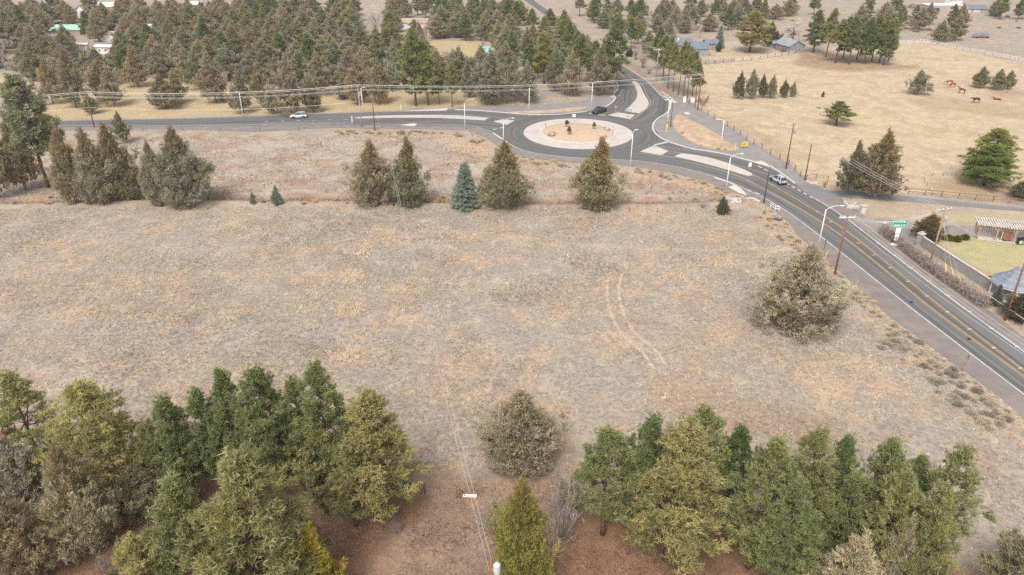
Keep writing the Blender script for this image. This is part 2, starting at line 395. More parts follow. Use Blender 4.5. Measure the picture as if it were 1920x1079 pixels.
def dashes(name, a, b, n, wd, ln, z=.027, mat='white_paint'):
    A, B = G(*a).xy, G(*b).xy; d = (B - A).normalized()
    for i in range(n):
        p = A.lerp(B, i / max(1, n - 1)); line(name, [p - d * ln / 2, p + d * ln / 2], wd, z, M[mat], 3, world=True)
dashes('lane_dash', (1425, 313.5), (1436, 319), 2, .3, 1.4); dashes('lane_dash', (1477, 345.5), (1521, 370), 5, .3, 1.1)
dashes('lane_dash', (1404, 357.5), (1420, 363), 2, .3, 1.2); dashes('lane_dash', (500, 228), (648, 224.5), 6, .25, .9)
dashes('lane_dash', (497, 234), (646, 230.5), 6, .2, .7)
dashes('lane_dash', (1168, 169), (1161, 180), 4, .35, .8); dashes('lane_dash', (1243, 185), (1250, 189), 2, .35, .8)
dashes('yield_dash', (1229, 272), (1249, 267), 6, .9, .55); dashes('yield_dash', (1106, 213), (1133, 217), 6, .45, .9); dashes('yield_dash', (928, 243), (940, 240), 2, .4, 1.2)
TKA, TKB = G(1648, 457).xy, G(1906, 650).xy
for a, b, n in (((1647, 457), (1906, 651), 8), ((1533, 398), (1913, 691), 12)):
    A, B = G(*a).xy, G(*b).xy; u = (B - A).normalized(); u = Vector((-u.y, u.x))
    for i in range(n):
        p = A.lerp(B, i / (n - 1)); line('reflector_stud', [p - u * .3, p + u * .3], .14, .03, M['white_paint'], 3, h=.02, world=True)

# raised islands, wedges and kerbs
def island(px, h=.15, name='traffic_island', mat='concrete'):
    P = [q.xy for q in GP(px)]; mb = MB(); mb.prism([tuple(p) for p in P], .0, h)
    return tag(mb.build(name, M[mat], bevel=.04), kind='structure')
def smooth_poly(px, n): return [tuple(p) for p in spline([Vector(q) for q in px] + [Vector(px[0])], n)][:-1]
Z8 = lambda pts: [(1060 + a / 8, 80 + b / 8) for a, b in pts]
island(Z8([(990, 585), (1060, 590), (1120, 650), (1150, 705), (1172, 760), (1210, 825), (1240, 870), (1255, 930), (1225, 985), (1170, 1030), (1110, 1065), (885, 1030), (960, 970), (1010, 920), (1045, 880), (1072, 830), (1081, 780), (1075, 720), (1035, 645)]))
island([(1140, 216.7), (1158.7, 212), (1190.7, 216.7), (1182.5, 224)])
island([(1200.7, 285), (1225, 274), (1253, 284.5), (1241, 291.7)])
island([(1265, 294), (1278, 288.8), (1300, 291.5), (1325, 296), (1340, 299.5), (1355, 304), (1370, 309), (1386, 315.5), (1399, 321), (1408, 325.5), (1412, 329), (1404, 331), (1386, 326), (1370, 321), (1355, 316.8), (1340, 312.5), (1320, 307), (1300, 302)])
island([(664.5, 221.7), (675, 220), (705, 218.4), (745, 217.2), (780, 216.6), (820, 216.8), (855, 217.6), (890, 219.8), (917.5, 222.6), (909, 226.2), (880, 224.6), (855, 223.2), (820, 221.8), (780, 221.2), (745, 221.4), (705, 222), (675, 222.8)])
island([(926, 228.5), (941, 225), (965, 227), (951, 235)])
for wdg in ([(750, 234.8), (775, 231.7), (782, 233), (777.5, 237.2)], [(752.5, 209.2), (812, 205), (839, 203.2), (840, 206), (835, 207.8)],
            [(1143, 182.5), (1150.6, 177.2), (1154.5, 183)], [(1253, 190), (1260, 186), (1270, 193), (1256, 193.5)],
            [(1415, 305.5), (1419, 303), (1429, 302.4), (1437, 307), (1446, 313.5), (1438, 312)], [(1364.5, 351), (1375, 348.4), (1384, 353), (1390, 360), (1398, 366.6), (1384.5, 361.5)],
            [(1282, 211.5), (1290, 211), (1294.5, 214.5), (1286, 215)]):
    island(wdg, .05, 'kerb_ramp', 'kerb')
for k in ([(853, 206.4), (900, 208.3), (960, 213.2), (1000, 216), (1050, 215), (1100, 209.6)], [(1136.5, 200.8), (1144, 196), (1150, 191), (1155, 183.5)],
          [(1151, 177), (1156, 170.5), (1159.3, 164), (1157.5, 158), (1153, 152.5)], [(1239, 180), (1247, 182.5), (1254, 187.5), (1257.5, 196), (1252, 211), (1232, 224), (1224, 236), (1227, 249), (1242, 261), (1267, 271), (1300, 280), (1340, 286), (1370, 292.5), (1416, 305)],
          [(1238, 172), (1248, 178), (1260, 186)], [(1444, 312), (1463, 324.5), (1490, 344.5)], [(1340, 334), (1365, 341.5), (1384, 352), (1398, 366.4)], [(925, 250.5), (938, 259), (950, 267.2)]):
    line('kerb', k, .42, .0, M['kerb'], h=.14)
# central island
mb = MB(); n = 72
prof = [(RR, 0), (RR, .07), (RR * .675 + .15, .16)]
vs = [(RC.x + r * math.cos(2 * math.pi * i / n), RC.y + r * math.sin(2 * math.pi * i / n), z) for r, z in prof for i in range(n)]
mb.add(vs, [(j * n + i, j * n + (i + 1) % n, (j + 1) * n + (i + 1) % n, (j + 1) * n + i) for j in range(2) for i in range(n)])
M['apron'] = plain('pinkish truck apron concrete', (.53, .47, .425), .85, .08, .35, .25, dirt=(.43, .37, .33))
tag(mb.build('roundabout_apron', M['apron']), kind='structure')
ri = RR * .675
mb = MB(); prof = [(ri + .2, .1), (ri + .2, .34), (ri - .2, .34), (ri - .2, .1)]
vs = [(RC.x + r * math.cos(2 * math.pi * i / n), RC.y + r * math.sin(2 * math.pi * i / n), z) for r, z in prof for i in range(n)]
mb.add(vs, [(j * n + i, j * n + (i + 1) % n, (j + 1) * n + (i + 1) % n, (j + 1) * n + i) for j in range(3) for i in range(n)])
tag(mb.build('roundabout_kerb', M['kerb']), kind='structure')
M['gravel_tan'] = plain('tan landscape gravel', (.52, .385, .275), .95, .16, 2.2, .6, dirt=(.56, .42, .29))
mb = MB(); vs = [(RC.x, RC.y, .95)]; rings = [.25, .5, .75, 1.0]
for r in rings: vs += [(RC.x + (ri - .2) * r * math.cos(2 * math.pi * i / n), RC.y + (ri - .2) * r * math.sin(2 * math.pi * i / n), .22 + .73 * (1 - r * r)) for i in range(n)]
fs = [(0, 1 + i, 1 + (i + 1) % n) for i in range(n)] + [(1 + j * n + i, 1 + (j + 1) * n + i, 1 + (j + 1) * n + (i + 1) % n, 1 + j * n + (i + 1) % n) for j in range(3) for i in range(n)]
mb.add(vs, fs); tag(mb.build('roundabout_gravel', M['gravel_tan'], smooth=True), kind='structure')

# ---- ground sheet
def vnoise(x, y, s, seed=0):
    x = x / s + seed * 17.3; y = y / s + seed * 9.1
    xi, yi = np.floor(x).astype(np.int64), np.floor(y).astype(np.int64); fx, fy = x - xi, y - yi
    fx, fy = fx * fx * (3 - 2 * fx), fy * fy * (3 - 2 * fy)
    def h(a, b):
        n_ = (a * 374761393 + b * 668265263) & 0xffffffff; n_ = ((n_ ^ (n_ >> 13)) * 1274126177) & 0xffffffff
        return ((n_ ^ (n_ >> 16)) & 0xffff) / 65535.0
    return (h(xi, yi) * (1 - fx) + h(xi + 1, yi) * fx) * (1 - fy) + (h(xi, yi + 1) * (1 - fx) + h(xi + 1, yi + 1) * fx) * fy
def sdist(x, y, poly):
    """Signed distance to a closed outline, positive inside."""
    P = np.array(poly, float); Q = np.roll(P, -1, 0); best = np.full(x.shape, 1e9); ins = np.zeros(x.shape, bool)
    for (ax, ay), (bx, by) in zip(P, Q):
        dx, dy = bx - ax, by - ay; t = np.clip(((x - ax) * dx + (y - ay) * dy) / (dx * dx + dy * dy + 1e-9), 0, 1)
        best = np.minimum(best, np.hypot(x - ax - t * dx, y - ay - t * dy))
        c = (ay > y) != (by > y)
        ins ^= c & (x < (bx - ax) * (y - ay) / (by - ay + 1e-12) + ax)
    return np.where(ins, best, -best)
def ldist(x, y, line_):
    best = np.full(x.shape, 1e9)
    for a, b in zip(line_[:-1], line_[1:]):
        dx, dy = b[0] - a[0], b[1] - a[1]; t = np.clip(((x - a[0]) * dx + (y - a[1]) * dy) / (dx * dx + dy * dy + 1e-9), 0, 1)
        best = np.minimum(best, np.hypot(x - a[0] - t * dx, y - a[1] - t * dy))
    return best
def sm(v, a, b): v = np.clip((v - a) / (b - a), 0, 1); return v * v * (3 - 2 * v)
def simple(poly, tol=.6):
    out = [poly[0]]
    for p in poly[1:]:
        if math.hypot(p[0] - out[-1][0], p[1] - out[-1][1]) > tol * 6: out.append(p)
    return out
FL = [simple(p) for p in FLAT]
YARD = [q.xy for q in GP([(1725, 462), (1722, 448), (1764, 446), (1782, 434), (1920, 440), (2060, 452), (2060, 640), (1885, 560)])]
FL.append([tuple(p) for p in YARD])
DITCH = [tuple(q.xy) for q in GP([(-300, 392), (0, 378), (250, 372), (480, 372), (650, 374), (850, 377), (1000, 379), (1200, 377), (1340, 374), (1400, 372)])]
def height(x, y):
    x = np.asarray(x, float); y = np.asarray(y, float); d = np.full(x.shape, -1e9)
    for p in FL: d = np.maximum(d, sdist(x, y, p))
    free = sm(-d, .6, 5.0)
    z = (vnoise(x, y, 23, 1) - .5) * .5 + (vnoise(x, y, 6, 2) - .5) * .22 + (vnoise(x, y, 2.1, 3) - .5) * .10
    z = z * free - .03
    dl = ldist(x, y, DITCH); wv = (vnoise(x, y, 5, 9) - .5) * .8
    z += free * (-.85 * np.exp(-((dl + wv * .5) / 1.0) ** 2) + .22 * np.exp(-((dl - 2.2 + wv) / 1.1) ** 2))
    return z

gx = np.r_[-5000, -2000, -900, -500, np.arange(-330, -150, 3.0), np.arange(-150, 120, 1.0), np.arange(120, 331, 3.0), 500, 900, 2000, 5000]
gy = np.r_[-900, -200, -30, 10, np.arange(30, 130, .75), np.arange(130, 230, 1.2), np.arange(230, 500, 3.0), 560, 700, 1200, 3000, 7000]
X, Y = np.meshgrid(gx, gy); xf, yf = X.ravel(), Y.ravel()
Zg = height(xf, yf)
FD = np.full(xf.shape, -1e9)
for p in FL: FD = np.maximum(FD, sdist(xf, yf, p))
ZG2, FD2 = Zg.reshape(X.shape), FD.reshape(X.shape)
def grid(A, x, y):
    """Bilinear lookup on the ground grid."""
    x, y = np.asarray(x, float), np.asarray(y, float)
    i = np.clip(np.searchsorted(gx, x) - 1, 0, len(gx) - 2); j = np.clip(np.searchsorted(gy, y) - 1, 0, len(gy) - 2)
    u = (x - gx[i]) / (gx[i + 1] - gx[i]); v = (y - gy[j]) / (gy[j + 1] - gy[j])
    return (A[j, i] * (1 - u) + A[j, i + 1] * u) * (1 - v) + (A[j + 1, i] * (1 - u) + A[j + 1, i + 1] * u) * v
def gz(p): return float(grid(ZG2, [p[0]], [p[1]])[0])
nz = (vnoise(xf, yf, 7, 4) - .5) * 2 + (vnoise(xf, yf, 2.2, 5) - .5) * 1.2
def zone(px, soft, jit): return sm(sdist(xf, yf, [tuple(q.xy) for q in GP(px)]) + nz * jit, -soft, soft)
PAST = zone([(1284, 190), (1300, 125), (1400, 112), (1500, 96), (1560, 90), (1690, 80), (1745, 79), (1825, 98), (1920, 120), (2400, 215), (2400, 350), (1920, 362), (1740, 366), (1540, 350), (1505, 335), (1445, 286), (1345, 222)], 2.5, 1.2)
PAST = np.maximum(PAST, .85 * zone([(1310, 112), (1335, 80), (1400, 75), (1460, 98), (1480, 99), (1380, 113)], 2, 1.5))
PAST = np.maximum(PAST, .9 * zone([(-200, 150), (30, 138), (75, 150), (60, 178), (-200, 200)], 2, 1.5))
PAST = np.maximum(PAST, .55 * zone([(1560, 376), (1700, 381), (1920, 397), (2200, 425), (2200, 440), (1920, 428), (1780, 418), (1640, 408), (1600, 395)], 1, 1.0))
ROADLAWN = zone([(60, 224), (130, 165), (240, 148), (340, 150), (420, 165), (620, 178), (700, 178), (770, 165), (900, 178), (960, 186), (1010, 196), (870, 200), (760, 206), (600, 212), (330, 220)], 3, 2)
ROADLAWN = np.maximum(ROADLAWN, zone([(730, 80), (880, 75), (960, 90), (960, 125), (850, 135), (740, 130)], 2, 2))
RED = zone([(-300, 290), (0, 268), (250, 254), (480, 250), (640, 246), (760, 246), (880, 250), (930, 284), (1000, 302), (1160, 314), (1260, 328), (1340, 352), (1420, 385), (1470, 420), (1400, 392), (1300, 380), (-300, 392)], 2.0, 1.6)
LIT = zone([(-300, 905), (150, 895), (330, 880), (560, 905), (740, 900), (810, 930), (790, 975), (730, 1010), (700, 1079), (690, 1300), (-400, 1300)], 1.0, .9)
LIT = np.maximum(LIT, zone([(1060, 975), (1150, 950), (1500, 1010), (1780, 1030), (1830, 1100), (1900, 1300), (1000, 1300), (1030, 1060)], 1.0, .9))
LIT = np.maximum(LIT, .6 * zone([(660, 890), (1090, 880), (1090, 1300), (640, 1300)], 3, 2.0))
LIT = np.maximum(LIT, .5 * zone([(905, 850), (940, 790), (1040, 800), (1075, 860), (1000, 910), (920, 900)], 2, 1.5))
LIT = np.maximum(LIT, .55 * zone([(1500, 96), (1530, 105), (1690, 122), (1740, 125), (1600, 135), (1490, 122)], 2, 1.2))
LIT = np.maximum(LIT, .45 * zone([(1185, 118), (1240, 160), (1290, 190), (1262, 184), (1238, 172), (1200, 142), (1160, 112), (1160, 100)], 1, .8))
RUST = .5 * zone([(1230, 735), (1330, 715), (1420, 750), (1560, 790), (1690, 820), (1640, 850), (1400, 820), (1240, 790)], 2.5, 2.5)
RUST = np.maximum(RUST, .5 * zone([(1780, 830), (1840, 840), (1890, 890), (1830, 890)], 1.5, 1.5))
for (a, b, r) in ((665, 462, 3.2), (660, 580, 3.2), (660, 515, 2.5), (650, 660, 3.3)):
    c = G(a, b); RUST = np.maximum(RUST, .0 * sm(r - np.hypot((xf - c.x) * .8, (yf - c.y) * 1.1) + nz * 1.4, -1.5, 1.5))
for pl_, k_ in (([(1700, 190), (1780, 180), (1850, 190), (1930, 200), (1930, 225), (1840, 215), (1740, 205)], .45), ([(1345, 232), (1400, 240), (1460, 262), (1490, 290), (1500, 325), (1440, 284), (1390, 252)], .5), ([(1745, 345), (1800, 338), (1900, 345), (1940, 366), (1840, 366), (1760, 362)], .7), ([(1840, 165), (1930, 172), (1930, 190), (1860, 185)], .5), ([(1320, 212), (1400, 232), (1360, 236)], .4)):
    RUST = np.maximum(RUST, k_ * zone(pl_, 3, 2.5))
LAWN = zone([(1745, 452), (1785, 447), (1822, 452), (1835, 445), (1900, 458), (2060, 470), (2060, 600), (1920, 545), (1858, 520), (1800, 480)], 1.0, .5)
LAWN = np.maximum(LAWN, .7 * zone([(1775, 404), (1920, 408), (2200, 428), (2200, 440), (1920, 424), (1790, 415)], .8, .5))
LAWN = np.maximum(LAWN, .6 * zone([(800, 118), (865, 112), (880, 130), (860, 140), (810, 135)], 1.0, .5))
SAND = .9 * zone([(1272, 213), (1285, 222), (1330, 244), (1365, 266), (1385, 278), (1350, 281), (1310, 272), (1275, 248), (1265, 228)], .8, .8)
SAND = np.maximum(SAND, .8 * zone([(945, 209), (1000, 207), (1060, 205), (1098, 200), (1096, 207), (1050, 211.5), (1000, 213), (950, 211)], .8, .5))
SAND = np.maximum(SAND, .7 * zone([(790, 250), (850, 252), (905, 272), (925, 290), (890, 290), (840, 268)], 1.2, 1))
SAND = np.maximum(SAND, .7 * zone([(1160, 318), (1260, 334), (1340, 352), (1380, 366), (1300, 352), (1200, 332)], .8, .8))
TRACK = np.zeros_like(xf)
tk = [tuple(p) for p in spline([q.xy for q in GP([(1156, 508), (1150, 535), (1151, 562), (1158, 588), (1172, 614), (1192, 637), (1218, 658), (1240, 690)])], 40)]
for ln_ in ([(690, 432), (900, 440), (1150, 462), (1300, 470), (1480, 466), (1530, 470)], [(990, 455), (1150, 470)], [(300, 640), (320, 750)], [(320, 660), (345, 720)]):
    dk = ldist(xf, yf, [tuple(q.xy) for q in GP(ln_)]); TRACK = np.maximum(TRACK, .35 * np.exp(-(dk / .7) ** 2))
dl = ldist(xf, yf, DITCH); DIT = np.exp(-((dl + nz * .35) / 1.35) ** 2)
EDGE = np.zeros_like(xf)            # dry straw margin along the shoulder
ew = [tuple(p) for p in GR_W]; de = ldist(xf, yf, ew); EDGE = np.exp(-((de - .6 + nz * .5) / 1.6) ** 2)
nx, ny = len(gx), len(gy)
idx = np.arange(nx * ny).reshape(ny, nx)
quads = np.stack([idx[:-1, :-1], idx[:-1, 1:], idx[1:, 1:], idx[1:, :-1]], -1).reshape(-1, 4)

def ground_mat():
    m, t, b = node_mat('dry field ground')
    pos = N(t, 'ShaderNodeNewGeometry').outputs['Position']
    def at(n_):
        a = N(t, 'ShaderNodeAttribute', attribute_name=n_); s = N(t, 'ShaderNodeSeparateColor'); t.links.new(a.outputs['Color'], s.inputs[0]); return s.outputs
    za, zb, zc = at('zone_a'), at('zone_b'), at('zone_c')
    n1 = noise(t, pos, .07, 4, .6); n2 = noise(t, pos, .35, 5, .62); n3 = noise(t, pos, 1.7, 5, .65); n4 = noise(t, pos, 6.0, 4, .7); n5 = noise(t, pos, .16, 5, .6, .8)
    c = mix(t, ramp(t, n2, .36, .64), (.315, .252, .212), (.405, .332, .27))
    c = mix(t, ramp(t, n5, .47, .60, 0, 1.0), c, (.46, .325, .225))            # bare orange soil
    c = mix(t, ramp(t, n1, .45, .60, 0, .85), c, (.338, .292, .256))              # grey weed mats
    n6 = noise(t, pos, .5, 6, .7, 1.2); c = mix(t, ramp(t, n6, .54, .66, 0, .7), c, (.50, .42, .31)); c = mix(t, ramp(t, n3, .50, .68, 0, .55), c, (.45, .375, .28))              # straw
    c = mix(t, ramp(t, n3, .52, .36, 0, .6), c, (.20, .163, .142)); n7 = noise(t, pos, .22, 6, .68, .6); c = mix(t, ramp(t, n7, .52, .62, 0, .6), c, (.288, .245, .214)); c = mix(t, ramp(t, n7, .44, .36, 0, .55), c, (.50, .405, .29))
    n6p = noise(t, pos, .5, 6, .7, 1.2)
    past = mix(t, ramp(t, n2, .35, .68), (.46, .35, .23), (.56, .44, .295)); past = mix(t, ramp(t, n5, .46, .64, 0, .9), past, (.385, .285, .205)); past = mix(t, ramp(t, n6p, .52, .66, 0, .65), past, (.33, .245, .175)); past = mix(t, ramp(t, n3, .55, .72, 0, .5), past, (.33, .24, .165)); past = mix(t, ramp(t, n4, .35, .65, 0, .3), past, (.62, .50, .35)); past = mix(t, ramp(t, n1, .5, .66, 0, .4), past, (.45, .355, .265))
    c = mix(t, za[0], c, past)
    lawn1 = mix(t, ramp(t, n2, .38, .66), (.50, .37, .225), (.43, .34, .20)); lawn1 = mix(t, ramp(t, n5, .50, .68, 0, .6), lawn1, (.36, .33, .17)); lawn1 = mix(t, ramp(t, n3, .5, .7, 0, .4), lawn1, (.36, .25, .155))
    c = mix(t, za[1], c, lawn1)
    red = mix(t, ramp(t, n2, .36, .64), (.325, .225, .162), (.40, .30, .225)); red = mix(t, ramp(t, n5, .43, .60, 0, .9), red, (.44, .385, .325)); red = mix(t, ramp(t, n1, .48, .64, 0, .6), red, (.38, .32, .275)); red = mix(t, ramp(t, n3, .5, .68, 0, .5), red, (.21, .145, .105))
    c = mix(t, za[2], c, red)
    lit = mix(t, ramp(t, n2, .36, .66), (.165, .082, .05), (.27, .15, .09)); lit = mix(t, ramp(t, n4, .4, .7, 0, .5), lit, (.33, .215, .14))
    c = mix(t, zb[0], c, lit)
    c = mix(t, zb[1], c, mix(t, ramp(t, n3, .4, .6), (.29, .19, .125), (.38, .255, .16)))
    lw = mix(t, ramp(t, n2, .38, .62), (.44, .375, .20), (.365, .335, .17)); lw = mix(t, ramp(t, n4, .4, .7, 0, .5), lw, (.50, .43, .24))
    c = mix(t, zb[2], c, lw)
    c = mix(t, zc[0], c, mix(t, ramp(t, n3, .4, .62), (.46, .31, .20), (.54, .40, .28)))
    c = mix(t, zc[1], c, (.56, .44, .325))
    dt = mix(t, ramp(t, n3, .4, .6), (.085, .05, .034), (.32, .185, .10)); c = mix(t, zc[2], c, dt)
    ed = N(t, 'ShaderNodeAttribute', attribute_name='edge'); c = mix(t, ed.outputs['Fac'], c, mix(t, ramp(t, n3, .4, .62), (.30, .22, .155), (.52, .42, .29)))
    c = mix(t, ramp(t, n4, .5, .72, 0, .35), c, mix(t, .5, c, (.62, .55, .44)))
    c = mix(t, ramp(t, n4, .5, .3, 0, .35), c, (.15, .12, .10))
    t.links.new(c, b.inputs['Base Color']); b.inputs['Roughness'].default_value = .95; b.inputs['Specular IOR Level'].default_value = .1
    bp = N(t, 'ShaderNodeBump', Strength=.6, Distance=.12); ad = N(t, 'ShaderNodeMath', operation='ADD'); t.links.new(n3, ad.inputs[0]); t.links.new(n4, ad.inputs[1])
    t.links.new(ad.outputs[0], bp.inputs['Height']); t.links.new(bp.outputs[0], b.inputs['Normal'])
    return m
me = np_mesh('ground', np.stack([xf, yf, Zg], 1), quads, ground_mat())
one = np.ones_like(xf)
for nm, ch in (('zone_a', (PAST, ROADLAWN, RED)), ('zone_b', (LIT, RUST, LAWN)), ('zone_c', (SAND, TRACK, DIT))):
    a = me.color_attributes.new(nm, 'FLOAT_COLOR', 'POINT'); a.data.foreach_set('color', np.stack([*ch, one], 1).astype(np.float32).ravel())
a = me.attributes.new('edge', 'FLOAT', 'POINT'); a.data.foreach_set('value', (EDGE * .85).astype(np.float32))
me.polygons.foreach_set('use_smooth', np.ones(len(me.polygons), bool))
tag(link_mesh('ground', me), kind='structure')

# wheel ruts pressed into the grass
M['rut'] = plain('bare tan rut', (.47, .37, .28), .95, .16, .8, .4, dirt=(.41, .325, .25))
for off_ in (-.95, .95):
    cc = spline([Vector(p) for p in tk], 90); vs = []
    for i, p in enumerate(cc):
        d = (cc[min(i + 1, 89)] - cc[max(i - 1, 0)]).normalized(); u = Vector((-d.y, d.x)); wv = .24 + .10 * math.sin(i * .9 + off_) + .05 * math.sin(i * 2.3)
        for e in (wv, 0, -wv): q = p + u * (off_ + e); vs.append((q.x, q.y, float(grid(ZG2, [q.x], [q.y])[0]) + .03))
    tag(MB().add(vs, [(3 * i + a + 1, 3 * i + a + 4, 3 * i + a + 3, 3 * i + a) for i in range(89) for a in (0, 1)]).build('wheel_rut', M['rut']), kind='structure')
# ------------------------------------------------------------------ plants
def leaf_mat(name, rough_var=1.0):
    m = bpy.data.materials.new(name); m.use_nodes = True; t = m.node_tree; t.nodes.clear()
    oi = N(t, 'ShaderNodeObjectInfo'); at = N(t, 'ShaderNodeAttribute', attribute_name='tint')
    sp = N(t, 'ShaderNodeSeparateColor'); t.links.new(at.outputs['Color'], sp.inputs[0])
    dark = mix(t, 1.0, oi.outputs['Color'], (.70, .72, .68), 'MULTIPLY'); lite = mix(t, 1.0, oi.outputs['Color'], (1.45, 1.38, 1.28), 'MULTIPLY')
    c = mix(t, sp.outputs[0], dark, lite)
    yel = mix(t, 1.0, oi.outputs['Color'], (1.5, 1.22, .72), 'MULTIPLY')
    c = mix(t, ramp(t, sp.outputs[2], .7, 1.0, 0, .3), c, yel)
    am = N(t, 'ShaderNodeMath', operation='MULTIPLY'); t.links.new(ramp(t, sp.outputs[1], .55, .98), am.inputs[0]); t.links.new(oi.outputs['Alpha'], am.inputs[1])
    c = mix(t, am.outputs[0], c, (.33, .225, .10))                    # ripe pollen cones near the top
    rv = mix(t, oi.outputs['Random'], (.86, .92, .9), (1.14, 1.06, 1.02)); c = mix(t, 1.0, c, rv, 'MULTIPLY')
    d = N(t, 'ShaderNodeBsdfDiffuse'); tr = N(t, 'ShaderNodeBsdfTranslucent'); ms = N(t, 'ShaderNodeMixShader'); ms.inputs[0].default_value = .38
    t.links.new(c, d.inputs[0]); t.links.new(c, tr.inputs[0]); t.links.new(d.outputs[0], ms.inputs[1]); t.links.new(tr.outputs[0], ms.inputs[2])
    o = N(t, 'ShaderNodeOutputMaterial'); t.links.new(ms.outputs[0], o.inputs[0]); return m
M['leaf'] = leaf_mat('conifer foliage')
M['bark'] = plain('rough bark', (.15, .105, .08), .95, .3, 2.0, .5)
M['bark_grey'] = plain('grey bark', (.24, .205, .18), .95, .25, 2.0, .5)
def twig_mat():
    m, t, b = node_mat('bare twigs'); oi = N(t, 'ShaderNodeObjectInfo'); pos = N(t, 'ShaderNodeNewGeometry').outputs['Position']
    c = mix(t, ramp(t, noise(t, pos, 1.3, 3), .3, .7), mix(t, 1.0, oi.outputs['Color'], (.7, .7, .7), 'MULTIPLY'), mix(t, 1.0, oi.outputs['Color'], (1.25, 1.22, 1.2), 'MULTIPLY'))
    t.links.new(c, b.inputs['Base Color']); b.inputs['Roughness'].default_value = .9; b.inputs['Specular IOR Level'].default_value = .1; return m
M['twig'] = twig_mat()

def unit(v): return v / (np.linalg.norm(v, axis=1, keepdims=True) + 1e-9)
def blades(P, D, tint, L, W, k, spread, rng, jit=.06):
    n = len(P); P = np.repeat(P, k, 0); D = np.repeat(D, k, 0); tn = np.repeat(tint, k, 0)
    d = unit(D + spread * rng.normal(size=(n * k, 3))); s = unit(np.cross(d, rng.normal(size=(n * k, 3))))
    b = P + rng.normal(size=(n * k, 3)) * jit; ln = L * rng.uniform(.65, 1.25, (n * k, 1))
    V = np.stack([b - s * W / 2, b + s * W / 2, b + d * ln], 1).reshape(-1, 3)
    T = np.arange(n * k * 3).reshape(-1, 3); tn = tn.copy(); tn[:, 0] = np.clip(tn[:, 0] + rng.normal(size=n * k) * .16, 0, 1)
    return V, T, np.repeat(tn, 3, 0)
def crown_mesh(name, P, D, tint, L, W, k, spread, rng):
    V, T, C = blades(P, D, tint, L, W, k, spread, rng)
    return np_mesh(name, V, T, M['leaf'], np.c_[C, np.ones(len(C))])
def trunk_mb(ht, r, limbs, lean=(0, 0), n=7):
    mb = MB(); mb.tube([(lean[0] * t, lean[1] * t, ht * t - .4 * (t == 0)) for t in (0, .15, .4, .7, .95)], [r * 1.25, r, r * .8, r * .45, r * .1], n)
    for p, q, rr in limbs: mb.tube([p, q], [rr, rr * .3], 4)
    return mb
def proto(name, crown, trunk, bark, **kw):
    """Prototype meshes: dict with crown mesh, trunk mesh, nominal height and radius."""
    me = bpy.data.meshes.new(name + ' trunk'); me.from_pydata(trunk.v, [], trunk.f); me.update(); me.materials.append(M[bark])
    me.polygons.foreach_set('use_smooth', [True] * len(me.polygons))
    return dict(crown=crown, trunk=me, kind=name, **kw)

def make_pine(seed, ht=12.0, rad=2.7, cb=.16, nb=70, k=9, dens=1.0, tuft=.29, shp=2.0, wid=.07):
    rng = np.random.default_rng(seed); P, D, C, limbs = [], [], [], []
    lobes = rng.uniform(-1, 1, 5)
    for i in range(nb):
        u = cb + (1 - cb) * ((i + rng.uniform(0, 1)) / nb) ** .92
        az = i * 2.399 + rng.uniform(-.5, .5)
        um = .40
        pr = (1 - ((u - um) / (1 - um)) ** shp) if u > um else (.62 + .38 * (u - cb) / (um - cb))
        pr = max(.08, pr) * (1 + .22 * sum(l * math.cos((j + 1) * az + l * 9 + u * 4) for j, l in enumerate(lobes)) / 1.6)
        ln = rad * pr * rng.uniform(.58, 1.16)
        rise = ln * rng.uniform(.05, .35) + .25 * (u > .8)
        a = np.array([0, 0, ht * u * .985]); tip = np.array([math.cos(az) * ln, math.sin(az) * ln, ht * u * .985 + rise])
        limbs.append((a, a + (tip - a) * .9, .035 + .03 * ln / rad))
        nc = int((1.5 + ln * 1.75) * dens) + 1
        for c in range(nc):
            t = rng.uniform(.42, 1.0) ** .8; lat = rng.normal() * .19 * ln
            ctr = a + (tip - a) * t + np.array([-math.sin(az) * lat, math.cos(az) * lat, rng.normal() * .18])
            nt_ = rng.integers(8, 14); pp = ctr + rng.normal(size=(nt_, 3)) * np.array([.21, .21, .16])
            out = unit(np.c_[pp[:, :2], np.full(nt_, .9) * ln * .6])
            P.append(pp); D.append(out * .9 + np.array([0, 0, .35]))
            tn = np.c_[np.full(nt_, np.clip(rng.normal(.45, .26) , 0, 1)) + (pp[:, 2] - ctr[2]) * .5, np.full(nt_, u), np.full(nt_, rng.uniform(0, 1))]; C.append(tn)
    lt = rng.normal(size=(14, 3)) * np.array([.14, .14, .22]) + np.array([0, 0, ht * .985]); P.append(lt); D.append(np.tile([0, 0, 1.0], (14, 1))); C.append(np.tile([.7, 1, .5], (14, 1)))
    P, D, C = np.vstack(P), np.vstack(D), np.clip(np.vstack(C), 0, 1)
    return proto('pine', crown_mesh('pine crown', P, D, C, tuft, wid, k, .95, rng), trunk_mb(ht * .97, .17, limbs), 'bark', h=ht, r=rad)

